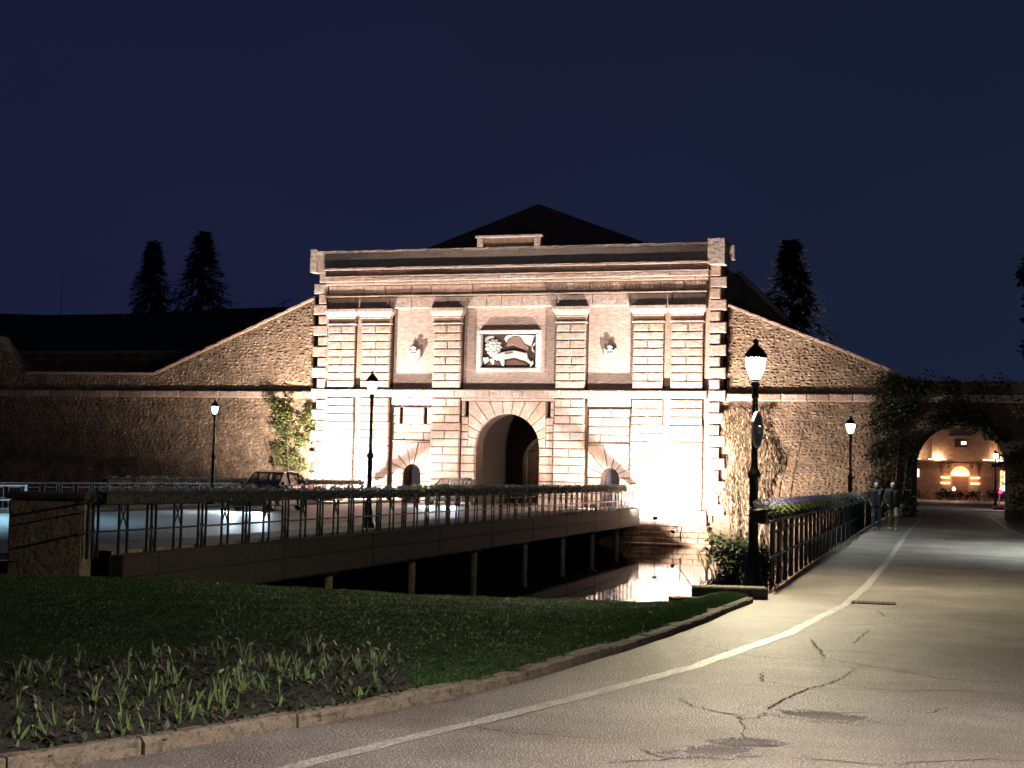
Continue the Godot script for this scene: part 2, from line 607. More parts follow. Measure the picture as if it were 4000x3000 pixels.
	mat("passage_shade", Color(0.22, 0.19, 0.17), 0.95, 0, t3, stone_n, 0.7)  # passage interior: its shade is put into this darker colour
	mat("relief_brown", Color(0.42, 0.34, 0.29), 0.9, 0, t1, stone_n, 1.5)
	mat("letter", Color(0.12, 0.075, 0.05), 0.95)
	mat("tyre", Color(0.012, 0.012, 0.012), 0.85)
	mat("rim_metal", Color(0.45, 0.45, 0.46), 0.35, 0.8)
	for c in [["paint_silver", Color(0.07, 0.064, 0.055)], ["paint_navy", Color(0.012, 0.017, 0.035)]]:
		var p := mat(c[0], c[1], 0.32, 0.35)
		p.clearcoat_enabled = true
		p.clearcoat = 1.0
		p.clearcoat_roughness = 0.06
	var cg := mat("car_glass", Color(0.05, 0.055, 0.06), 0.04)
	cg.transparency = BaseMaterial3D.TRANSPARENCY_ALPHA
	cg.albedo_color.a = 0.45
	var lg := mat("lantern_glass", Color(0.9, 0.9, 0.86), 0.12)
	lg.transparency = BaseMaterial3D.TRANSPARENCY_ALPHA
	lg.albedo_color.a = 0.16
	mat("black_plastic", Color(0.012, 0.012, 0.013), 0.5)
	glow("lamp_white", Color(1.0, 0.93, 0.78), 30.0)
	glow("edge_glow", Color(1.0, 0.94, 0.80), 10.0)  # bright reflections on lantern glass, given as emission
	glow("flood_glass", Color(1.0, 0.9, 0.78), 6.0)
	glow("headlight_blue", Color(0.72, 0.86, 1.0), 40.0)
	glow("tail_red", Color(1.0, 0.03, 0.06), 4.0)
	glow("signal_red", Color(1.0, 0.02, 0.16), 5.0)
	glow("led_warm", Color(1.0, 0.7, 0.42), 9.0)
	glow("lamp_orange", Color(1.0, 0.34, 0.13), 3.0)
	glow("window_light", Color(1.0, 0.86, 0.66), 2.6)
	for c in [["leaf_green", Color(0.055, 0.085, 0.02)], ["leaf_lime", Color(0.12, 0.14, 0.03)], ["leaf_dark", Color(0.020, 0.032, 0.012)], ["leaf_dry", Color(0.17, 0.105, 0.055)], ["shoot", Color(0.10, 0.19, 0.035)], ["shoot_pale", Color(0.20, 0.26, 0.09)], ["petal_white", Color(0.60, 0.56, 0.50)], ["petal_violet", Color(0.10, 0.05, 0.34)], ["petal_yellow", Color(0.55, 0.42, 0.10)], ["needle", Color(0.012, 0.02, 0.014)]]:
		var l := mat(c[0], c[1], 0.6)
		l.backlight_enabled = true
		l.backlight = srgb(Color(0.35, 0.35, 0.35))
	var gt := mat("grass_blade", Color(1, 1, 1), 0.6)
	gt.backlight_enabled = true
	gt.backlight = srgb(Color(0.5, 0.5, 0.5))
	gt.vertex_color_use_as_albedo = true
	var lt := mat("leaf_tint", Color(1, 1, 1), 0.6)
	lt.vertex_color_use_as_albedo = true
	lt.backlight_enabled = true
	lt.backlight = srgb(Color(0.3, 0.3, 0.3))
	mat("bark", Color(0.06, 0.045, 0.032), 0.95)
	mat("skin", Color(0.52, 0.36, 0.28), 0.55)
	mat("jacket_dark", Color(0.012, 0.013, 0.018), 0.8)
	mat("jacket_slate", Color(0.022, 0.023, 0.032), 0.8)
	mat("jeans", Color(0.085, 0.14, 0.20), 0.85)
	mat("khaki", Color(0.20, 0.185, 0.11), 0.85)
	mat("shoe_white", Color(0.70, 0.70, 0.68), 0.6)
	mat("hair", Color(0.012, 0.010, 0.009), 0.6)
	mat("far_wall", Color(0.8, 0.72, 0.62), 0.9, 0, t1, stone_n, 0.3)
	# weathering: blotchy damp on rubble, run-off streaks down dressed stone
	var damp_and_shade := tex(512, 131, Color(0.50, 0.48, 0.46), Color(1.0, 1.0, 1.0), Color(0.62, 0.56, 0.48), 0.012, 0.08, 0.1, 0.66, 0.03)
	var streak := tex(512, 141, Color(0.80, 0.76, 0.72), Color(1.0, 1.0, 1.0), Color(0.62, 0.55, 0.48), 0.02, 0.08, 0.06, 0.7, 0.03)
	for nm in ["rubble_a", "rubble_b", "rubble_c", "rubble_d", "rubble_tint", "mortar", "stone_pink", "stone_pale", "stone_warm", "concrete_mossy"]:
		var w2: StandardMaterial3D = M[nm]
		var plain: bool = nm.begins_with("rub") or nm == "mortar"
		w2.detail_enabled = true
		w2.detail_albedo = damp_and_shade if plain else streak
		w2.detail_blend_mode = BaseMaterial3D.BLEND_MODE_MUL
		w2.detail_uv_layer = BaseMaterial3D.DETAIL_UV_2
		w2.uv2_triplanar = true
		w2.uv2_world_triplanar = true
		w2.uv2_scale = Vector3.ONE * 0.13 if plain else Vector3(0.5, 0.09, 0.5)
	mat("far_stone", Color(0.55, 0.47, 0.38), 0.9, 0, t2, stone_n, 0.3)

# left edge of the carriageway, from behind the camera to the low concrete slab (x, z)
func kerb_line() -> PackedVector2Array:
	return PackedVector2Array([Vector2(-22, 14), Vector2(-10.5, 1.2), Vector2(-5.0, -5.3), Vector2(-2.65, -8.19), Vector2(-2.3, -8.62), Vector2(-1.9, -9.11), Vector2(-1.54, -9.64), Vector2(-0.83, -10.71), Vector2(-0.09, -11.94), Vector2(0.75, -13.98), Vector2(1.4, -15.6), Vector2(2.07, -17.37), Vector2(2.68, -19.28), Vector2(3.25, -20.95)])

func fence_foot() -> PackedVector2Array:
	var out := PackedVector2Array()
	for p in [[23.2, 60.2], [22.85, 53.5], [22.55, 46.0], [21.65, 24.0], [20.9, 0.3]]:
		var q := gp(p[0], 0, p[1])
		out.append(Vector2(q.x, q.z))
	return out

func ground_and_water() -> void:
	structure("ground", sheet(PackedVector2Array([Vector2(-600, 300), Vector2(600, 300), Vector2(600, -900), Vector2(-600, -900)]), -2.7), M.soil)
	# the road: foreground, right-hand street and on through the tunnel
	var poly := kerb_line()
	poly.append_array(fence_foot())
	for p in [[20.9, -0.5], [22.1, -0.5], [22.1, -5.4], [12.2, -5.2], [12.4, -150.0], [70.0, -150.5], [70.2, -5.3], [26.75, -5.1], [26.75, -0.55], [60.0, -0.45], [60.0, 110.0]]:
		var q := gp(p[0], 0, p[1])
		poly.append(Vector2(q.x, q.z))
	poly.append(Vector2(-22, 40))
	structure("road", sheet(poly, 0.0), M.asphalt)
	# quay wall under the road beside the moat
	var s := st0()
	var f := fence_foot()
	var pts := [Vector2(2.74, -21.6)]
	for p in f:
		pts.append(p)
	for i in pts.size() - 1:
		var p: Vector2 = pts[i]
		var q: Vector2 = pts[i + 1]
		var n := Vector3(-(q - p).y, 0, (q - p).x).normalized() * -0.25
		var a := Vector3(p.x, 0, p.y); var b := Vector3(q.x, 0, q.y)
		face(s, [a + Vector3(0, -0.004, 0), b + Vector3(0, -0.004, 0), b + Vector3(0, -2.7, 0), a + Vector3(0, -2.7, 0)], n)
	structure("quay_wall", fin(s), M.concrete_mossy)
	var wp := PackedVector2Array()
	for p in [[-70.0, 0.2], [20.9, 0.2], [22.6, 46.0], [23.1, 66.0], [-70.0, 66.0]]:
		var q := gp(p[0], 0, p[1])
		wp.append(Vector2(q.x, q.z))
	structure("water", sheet(wp, -1.86), M.water)
	# yard behind the gate
	var yp := PackedVector2Array()
	for p in [[-14.0, -13.1], [11.9, -13.1], [11.9, -60.0], [-14.0, -60.0]]:
		var q := gp(p[0], 0, p[1])
		yp.append(Vector2(q.x, q.z))
	structure("yard_pavement", sheet(yp, 0.03), M.asphalt_smooth)

func arc(c: Vector2, r: float, t0: float, t1: float, n: int) -> Array:
	var o := []
	for i in n + 1:
		var t := deg_to_rad(lerpf(t0, t1, float(i) / n))
		o.append(c + Vector2(cos(t), sin(t)) * r)
	return o

# wedge stones of an arch between radius r and an upright rectangle
func fan(parent: Node3D, c: Vector2, r: float, lo: Vector2, hi: Vector2, joints: Array, z0: float, z1: float, mats: Array) -> void:
	for k in joints.size() - 1:
		var t0: float = deg_to_rad(joints[k]); var t1: float = deg_to_rad(joints[k + 1])
		var gap := 0.02
		var inn := []
		var outp := []
		var n := 4
		for i in n + 1:
			var t := lerpf(t0 + gap / r, t1 - gap / r, float(i) / n)
			inn.append(c + Vector2(cos(t), sin(t)) * r)
		var ends := []
		for tt in [t0, t1]:
			var d := Vector2(cos(tt), sin(tt))
			var side := Vector2(-d.y, d.x) * (gap if tt == t0 else -gap)
			var m := 1e9
			if d.x > 1e-4: m = minf(m, (hi.x - c.x) / d.x)
			if d.x < -1e-4: m = minf(m, (lo.x - c.x) / d.x)
			if d.y > 1e-4: m = minf(m, (hi.y - c.y) / d.y)
			var p := c + d * m + side
			ends.append(Vector2(clampf(p.x, lo.x + 0.01, hi.x - 0.01), clampf(p.y, lo.y, hi.y - 0.01)))
		outp.append(ends[1])
		# a wedge that spans a corner of the rectangle
		for cx in [lo.x + 0.01, hi.x - 0.01]:
			var q := Vector2(cx, hi.y - 0.01)
			var tq := (q - c).angle()
			if tq > t0 + 0.02 and tq < t1 - 0.02:
				outp.append(q)
		outp.append(ends[0])
		var poly := PackedVector2Array(inn)
		for q in outp:
			poly.append(q)
		part(parent, "voussoir", prismmesh(poly, z0, z1 + rr(-0.01, 0.01), 0.022), mats[rng.randi() % mats.size()])

# a slot right through the wall, joined to the outline by a hair-thin cut behind the facing stones
func slot(x: float, h0: float, h1: float, w: float) -> Array:
	return [Vector2(x - 0.001, 0.0), Vector2(x - 0.001, h0), Vector2(x - w, h0), Vector2(x - w, h1), Vector2(x + w, h1), Vector2(x + w, h0), Vector2(x + 0.001, h0), Vector2(x + 0.001, 0.0)]

func city_gate() -> void:
	var g := thing("city_gate", "floodlit pale stone city gate with arched passage and rusticated pilasters", "gate", G)
	var mats := [M.stone_pink, M.stone_pink, M.stone_pale, M.stone_warm]
	var mats2 := [M.stone_pink, M.stone_pale, M.stone_grey, M.stone_warm]
	# body with the three openings
	var poly := [Vector2(-12.1, 0.0)]
	poly.append_array(slot(-6.62, 4.6, 5.5, 0.1))
	poly.append(Vector2(-6.4, 0.0))
	poly.append_array(arc(Vector2(-5.87, 1.72), 0.53, 180, 0, 12))
	poly.append(Vector2(-5.34, 0.0))
	poly.append_array(slot(-5.12, 4.6, 5.5, 0.1))
	poly.append_array(slot(-2.55, 5.02, 5.9, 0.11))
	poly.append(Vector2(-2.0, 0.0))
	poly.append_array(arc(Vector2(-0.1, 3.3), 1.9, 180, 0, 24))
	poly.append(Vector2(1.8, 0.0))
	poly.append_array(slot(2.3, 5.02, 5.9, 0.11))
	poly.append(Vector2(5.34, 0.0))
	poly.append_array(arc(Vector2(5.87, 1.72), 0.53, 180, 0, 12))
	poly.append_array([Vector2(6.4, 0.0), Vector2(12.1, 0.0), Vector2(12.1, 13.4), Vector2(-12.1, 13.4)])
	part(g, "wall", prismmesh(PackedVector2Array(poly), -1.1, 0.0), M.joint)
	bxp(g, "foundation", Vector3(-12.1, -2.7, -1.1), Vector3(12.1, -0.004, 0.0), M.rubble_c, 0.0)
	bxp(g, "side_wall", Vector3(-12.1, -2.7, -13.0), Vector3(-11.2, 13.4, -1.104), M.rubble_a, 0.0)
	bxp(g, "side_wall", Vector3(11.2, -2.7, -13.0), Vector3(12.1, 13.4, -1.104), M.rubble_a, 0.0)
	bxp(g, "terrace", Vector3(-11.196, 12.9, -13.0), Vector3(11.196, 13.38, -1.104), M.roof_tile, 0.0)
	# the vaulted passage
	var vault := st0()
	var inner := [Vector2(-2.45, 0.0)]
	inner.append_array(arc(Vector2(-0.1, 3.3), 2.35, 180, 0, 16))
	inner.append(Vector2(2.25, 0.0))
	for i in inner.size() - 1:
		var p: Vector2 = inner[i]; var q: Vector2 = inner[i + 1]
		face(vault, [v3(p, -1.11), v3(q, -1.11), v3(q, -8.2), v3(p, -8.2)], v3(Vector2(-0.1, 2.5) - (p + q) / 2, 0))
	part(g, "passage_vault", fin(vault), M.passage_shade)  # vault darkened by colour to hold the shade inside
	bxp(g, "passage_floor", Vector3(-2.45, -0.15, -13.1), Vector3(2.25, 0.02, 0.02), M.asphalt_smooth, 0.0)
	var pier := [Vector2(-4.2, 0.0), Vector2(-1.75, 0.0)]
	pier.append_array(arc(Vector2(-0.1, 2.6), 1.65, 180, 0, 14))
	pier.append_array([Vector2(1.55, 0.0), Vector2(4.0, 0.0), Vector2(4.0, 6.5), Vector2(-4.2, 6.5)])
	part(g, "inner_arch", prismmesh(PackedVector2Array(pier), -9.0, -8.21), M.passage_shade)
	bxp(g, "yard_wall", Vector3(-3.4, 0.0, -12.9), Vector3(-2.7, 5.0, -9.02), M.stone_warm, 0.02)
	bxp(g, "yard_wall", Vector3(-2.68, 0.0, -12.9), Vector3(2.6, 6.0, -12.3), M.passage_shade, 0.02)
	for sx in [-1.0, 1.0]:
		bxp(g, "side_door", Vector3(sx * 5.87 - 0.53, 0.0, -1.08), Vector3(sx * 5.87 + 0.53, 2.3, -0.98), M.wood, 0.01)
	# upper brick panels
	for p in [[-7.2, -4.64], [-2.88, 2.72], [4.5, 7.12]]:
		bxp(g, "brick_panel", Vector3(p[0], 6.58, -0.02), Vector3(p[1], 11.26, 0.05), M.brick, 0.0)
	# narrow strips between the paired pilasters
	for p in [[-9.5, -9.1], [8.86, 9.24]]:
		bxp(g, "infill_strip", Vector3(p[0], -0.4, 0.002), Vector3(p[1], 11.24, 0.22), M.stone_stained, 0.02)
	# six pilasters in two storeys, with rusticated courses
	var spans := [[-11.22, -9.5], [-9.1, -7.28], [-4.62, -2.92], [2.72, 4.44], [7.14, 8.86], [9.26, 11.06]]
	for sp in spans:
		var a0: float = sp[0]; var a1: float = sp[1]
		var p := group_node(g, "pilaster")
		bxp(p, "shaft", Vector3(a0 + 0.02, 0.0, 0.004), Vector3(a1 - 0.02, 10.3, 0.36), M.joint, 0.0)
		for k in 8:
			var h1 := 10.27 - k * 0.4545
			var h0 := h1 - 0.4545
			if k % 2 == 0:
				var mid := (a0 + a1) / 2 + rr(-0.06, 0.06)
				blk(p, "stone", a0, mid, h0, h1, 0.3, 0.56, mats)
				blk(p, "stone", mid, a1, h0, h1, 0.3, 0.56, mats)
			else:
				blk(p, "stone", a0, a1, h0, h1, 0.3, 0.56, mats)
		for k in 13:
			var h1 := 6.06 - k * 0.463
			var h0 := h1 - 0.463
			var wide := 0.0 if k < 3 else 0.04
			if k % 2 == 0 and k < 9:
				var mid := (a0 + a1) / 2 + rr(-0.08, 0.08)
				blk(p, "stone", a0 - wide, mid, h0, h1, 0.3, 0.58, mats)
				blk(p, "stone", mid, a1 + wide, h0, h1, 0.3, 0.58, mats)
			else:
				blk(p, "stone", a0 - wide, a1 + wide, h0, h1, 0.3, 0.58, mats)
		# capital: necking ring, neck, fillet, flaring bell and slab
		var cap := group_node(g, "capital")
		bxp(cap, "necking", Vector3(a0 - 0.05, 10.30, 0.2), Vector3(a1 + 0.05, 10.41, 0.64), M.stone_pale, 0.03)
		bxp(cap, "neck", Vector3(a0 + 0.02, 10.414, 0.2), Vector3(a1 - 0.02, 10.66, 0.52), M.stone_warm, 0.01)
		bxp(cap, "fillet", Vector3(a0 - 0.02, 10.664, 0.2), Vector3(a1 + 0.02, 10.75, 0.6), M.stone_pale, 0.02)
		var s := st0()
		var bell := [[0.02, 10.754, 0.60], [0.05, 10.83, 0.66], [0.13, 10.95, 0.76], [0.17, 11.02, 0.80]]
		for i in bell.size() - 1:
			var u: Array = bell[i]; var v: Array = bell[i + 1]
			face(s, [Vector3(a0 - u[0], u[1], u[2]), Vector3(a1 + u[0], u[1], u[2]), Vector3(a1 + v[0], v[1], v[2]), Vector3(a0 - v[0], v[1], v[2])], Vector3(0, -0.4, 1))
			for q in [[a0 - u[0], a0 - v[0], -1.0], [a1 + u[0], a1 + v[0], 1.0]]:
				face(s, [Vector3(q[0], u[1], 0.2), Vector3(q[0], u[1], u[2]), Vector3(q[1], v[1], v[2]), Vector3(q[1], v[1], 0.2)], Vector3(q[2], -0.3, 0))
		part(cap, "bell", fin(s), M.stone_pale)
		bxp(cap, "slab", Vector3(a0 - 0.18, 11.024, 0.2), Vector3(a1 + 0.18, 11.24, 0.83), M.stone_pink, 0.025)
	# entablature in bands of long stones: [h0, h1, front, shortest, longest, name, end overhang]
	for bd in [[11.256, 11.93, 0.5, 0.9, 2.4, "architrave_stone", 0.0], [11.93, 12.03, 0.63, 1.8, 3.6, "fillet_stone", 0.05], [12.03, 12.63, 0.5, 1.1, 2.6, "frieze_stone", 0.0], [12.63, 12.79, 0.66, 1.5, 3.4, "moulding_stone", 0.08], [12.79, 13.07, 0.86, 1.3, 3.0, "corona_stone", 0.15], [13.07, 13.15, 0.95, 1.6, 3.2, "fillet_stone", 0.18], [13.15, 13.47, 0.78, 1.2, 2.7, "attic_stone", 0.1], [13.47, 13.65, 0.93, 1.4, 3.4, "coping_stone", 0.2]]:
		var x: float = -11.3 - bd[6]
		var xe: float = 11.2 + bd[6]
		while x < xe - 0.05:
			var w: float = minf(rr(bd[3], bd[4]), xe - x)
			if xe - x - w < 0.5:
				w = xe - x
			var mm: Array = mats2
			if bd[5] == "attic_stone":
				mm = [M.stone_warm, M.stone_grey, M.stone_stained]
			elif bd[5] == "frieze_stone":
				mm = [M.stone_warm, M.stone_pink]
			blk(g, bd[5], x, x + w, bd[0], bd[1], 0.0, bd[2] + rr(-0.012, 0.012), mm, 0.008)
			x += w
	# string course between the storeys
	var x := -11.35
	while x < 11.3:
		var w := rr(1.5, 2.6)
		if 11.3 - x - w < 0.8:
			w = 11.3 - x
		blk(g, "string_stone", x, x + w, 6.09, 6.56, 0.0, 0.66, [M.stone_pale, M.stone_pink], 0.008)
		x += w
	# parapet with raised middle and end blocks
	bxp(g, "parapet", Vector3(-12.0, 13.4, 0.1), Vector3(11.3, 14.5, 0.58), M.stone_grey, 0.02)
	x = -12.05
	while x < 11.2:
		var w := minf(rr(1.2, 2.2), 11.28 - x)
		if x + w < -2.2 or x > 1.8 or true:
			blk(g, "parapet_coping", x, x + w, 14.504, 14.7, 0.06, 0.66, mats2, 0.006)
		x += w
	bxp(g, "raised_block", Vector3(-1.7, 14.704, 0.1), Vector3(1.35, 15.22, 0.5), M.stone_warm, 0.02)
	bxp(g, "raised_pier", Vector3(-2.05, 14.704, 0.06), Vector3(-1.704, 15.22, 0.66), M.stone_pink, 0.02)
	bxp(g, "raised_pier", Vector3(1.354, 14.704, 0.06), Vector3(1.7, 15.22, 0.66), M.stone_pink, 0.02)
	bxp(g, "raised_coping", Vector3(-2.15, 15.224, 0.0), Vector3(1.8, 15.36, 0.72), M.stone_grey, 0.02)
	bxp(g, "end_block", Vector3(11.3, 13.4, -0.6), Vector3(12.25, 14.85, 0.9), M.stone_pale, 0.03)
	bxp(g, "end_block", Vector3(-12.35, 13.4, -0.6), Vector3(-12.01, 14.8, 0.9), M.stone_pale, 0.03)
	bxp(g, "end_finial", Vector3(12.254, 13.75, -0.55), Vector3(12.62, 14.62, -0.05), M.stone_pale, 0.06)
	# hipped roof behind the parapet
	var s2 := st0()
	var apex := Vector3(-0.9, 18.6, -7.5)
	var bl := [Vector3(-7.4, 14.6, -1.8), Vector3(8.6, 14.6, -1.8), Vector3(8.6, 14.6, -12.6), Vector3(-7.4, 14.6, -12.6)]
	for i in 4:
		face(s2, [bl[i], bl[(i + 1) % 4], apex], apex - Vector3(-1, 10, -7.5) + (bl[i] + bl[(i + 1) % 4]) / 2 - Vector3(-1, 14.6, -7.2))
	part(g, "hipped_roof", fin(s2), M.roof_tile)
	bxp(g, "roof_wall", Vector3(-7.1, 13.38, -12.4), Vector3(8.3, 14.62, -2.1), M.rubble_c, 0.0)
	# rusticated end strips with toothed quoins
	for sx in [-1.0, 1.0]:
		var q := group_node(g, "quoin")
		var e0 := 11.08 if sx > 0 else -11.62
		bxp(q, "edge_strip", Vector3(e0, -0.6, 0.0), Vector3(e0 + 0.54, 13.4, 0.24), M.stone_warm, 0.03)
		for k in 22:
			var h0 := -0.2 + k * 0.62
			var long := k % 2 == 0
			var inn: float = sx * 11.35
			var outx: float = sx * (12.28 if long else 11.95)
			if long or h0 > 11.0:
				blk(q, "stone", minf(inn, outx), maxf(inn, outx), h0, h0 + 0.6, 0.02, 0.4, mats, 0.01)
			else:
				blk(q, "stone", minf(inn, outx), maxf(inn, outx), h0 + 0.02, h0 + 0.56, 0.02, 0.36, mats, 0.01)
	# great arch: wedge stones, jamb blocks, chain slots
	var ar := group_node(g, "arch_surround")
	fan(ar, Vector2(-0.1, 3.3), 1.9, Vector2(-2.42, 3.3), Vector2(2.17, 5.9), [0, 14, 27, 40, 53, 68, 83, 97, 112, 127, 140, 153, 166, 180], 0.004, 0.34, mats)
	for k in 7:
		var h1 := 3.29 - k * 0.468
		blk(ar, "jamb_stone", -2.86, -2.0, h1 - 0.468, h1, 0.004, 0.34, mats)
		blk(ar, "jamb_stone", 1.8, 2.66, h1 - 0.468, h1, 0.004, 0.34, mats)
	bxp(ar, "arch_lintel", Vector3(-2.88, 5.92, 0.004), Vector3(2.7, 6.086, 0.4), M.stone_pale, 0.02)
	for q in [[-2.86, -2.42, -2.68], [2.17, 2.66, 2.43]]:
		for k in 4:
			blk(ar, "jamb_stone", q[0], q[1], 3.3 + k * 0.43, 3.3 + (k + 1) * 0.43, 0.004, 0.34, mats)
		for k in 2:
			blk(ar, "jamb_stone", minf(q[2], q[0] if q[0] < 0 else q[1]), maxf(q[2], q[0] if q[0] < 0 else q[1]), 5.03 + k * 0.44, 5.47 + k * 0.44, 0.004, 0.34, mats, 0.008)
	# side doors: wedges, ledge, coursed blocks and a lintel above
	for cx in [-5.9, 5.81]:
		var d := group_node(g, "side_bay")
		var c := Vector2(5.87 * signf(cx), 1.72)
		fan(d, c, 0.53, Vector2(cx - 1.22, 1.72), Vector2(cx + 1.22, 3.5), [0, 24, 50, 78, 102, 130, 156, 180], 0.004, 0.16, mats)
		for k in 4:
			var h1 := 1.71 - k * 0.44
			blk(d, "jamb_stone", cx - 1.22, c.x - 0.53, h1 - 0.44, h1, 0.004, 0.16, mats)
			blk(d, "jamb_stone", c.x + 0.53, cx + 1.22, h1 - 0.44, h1, 0.004, 0.16, mats)
		bxp(d, "ledge", Vector3(cx - 1.15, 3.52, 0.004), Vector3(cx + 1.15, 3.6, 0.3), M.stone_stained, 0.015)
		for k in 4:
			var h0 := 3.62 + k * 0.48
			if cx < 0 and (k == 2 or k == 3):
				for q in [[cx - 1.22, -6.72], [-6.52, -5.22], [-5.02, cx + 1.22]]:
					blk(d, "stone", q[0], q[1], h0, h0 + 0.48, 0.004, 0.14, mats, 0.012)
				continue
			var mid: float = cx + (0.0 if k % 2 == 1 else -0.5) + rr(-0.1, 0.1)
			blk(d, "stone", cx - 1.22, mid, h0, h0 + 0.48, 0.004, 0.14, mats)
			if k % 2 == 0:
				blk(d, "stone", mid, mid + 1.2, h0, h0 + 0.48, 0.004, 0.14, mats)
				blk(d, "stone", mid + 1.2, cx + 1.22, h0, h0 + 0.48, 0.004, 0.14, mats)
			else:
				blk(d, "stone", mid, cx + 1.22, h0, h0 + 0.48, 0.004, 0.14, mats)
		bxp(d, "lintel", Vector3(cx - 1.24, 5.66, 0.004), Vector3(cx + 1.24, 6.08, 0.36), M.stone_pale, 0.03)
	# plinth and stepped footing down to the water
	for sp in [[-11.5, -7.05], [7.0, 11.4]]:
		var f := group_node(g, "footing")
		blk(f, "plinth_stone", sp[0], sp[0] + 2.3, -0.82, 0.03, 0.0, 0.7, [M.stone_pink, M.stone_pale])
		blk(f, "plinth_stone", sp[0] + 2.3, sp[1], -0.82, 0.03, 0.0, 0.7, [M.stone_pink, M.stone_pale])
		var hh := -0.83
		for k in 4:
			var xx: float = sp[0] - 0.1 * k
			while xx < sp[1] + 0.1 * k:
				var w := rr(0.45, 1.1)
				blk(f, "footing_stone", xx, minf(xx + w, sp[1] + 0.1 * k + 0.1), hh - 0.3, hh, 0.0, 0.8 + 0.28 * k + rr(-0.05, 0.05), [M.rubble_a, M.rubble_b, M.rubble_c])
				xx += w
			hh -= 0.3
		bxp(f, "water_step", Vector3(sp[0] - 0.8, -2.6, 0.0), Vector3(sp[1] + 1.2, -1.72, 2.1), M.rubble_c, 0.05)
	# inscription cut in the frieze
	var tm := TextMesh.new()
	var fnt := SystemFont.new()
	fnt.font_names = PackedStringArray(["Droid Serif"])
	tm.font = fnt
	tm.font_size = 32
	tm.pixel_size = 0.0122
	tm.depth = 0.02
	tm.text = "VENIES · GENTEQVIN · HOSTE · VRGENT · MDLIII"
	tm.horizontal_alignment = HORIZONTAL_ALIGNMENT_LEFT
	var wid := tm.get_aabb().size.x
	part(g, "inscription", tm, M.letter, Transform3D(Basis.from_scale(Vector3(9.2 / maxf(wid, 0.1), 1, 1)), Vector3(1.95, 12.33, 0.522)))

# zoomed outlines of the carved reliefs: (x, y) in units read off the stone, turned to metres
func outline(pts: Array, ox: float, oy: float, k: float) -> PackedVector2Array:
	var o := PackedVector2Array()
	for i in range(0, pts.size(), 2):
		o.append(Vector2(pts[i] * k + ox, -pts[i + 1] * k + oy))
	return o

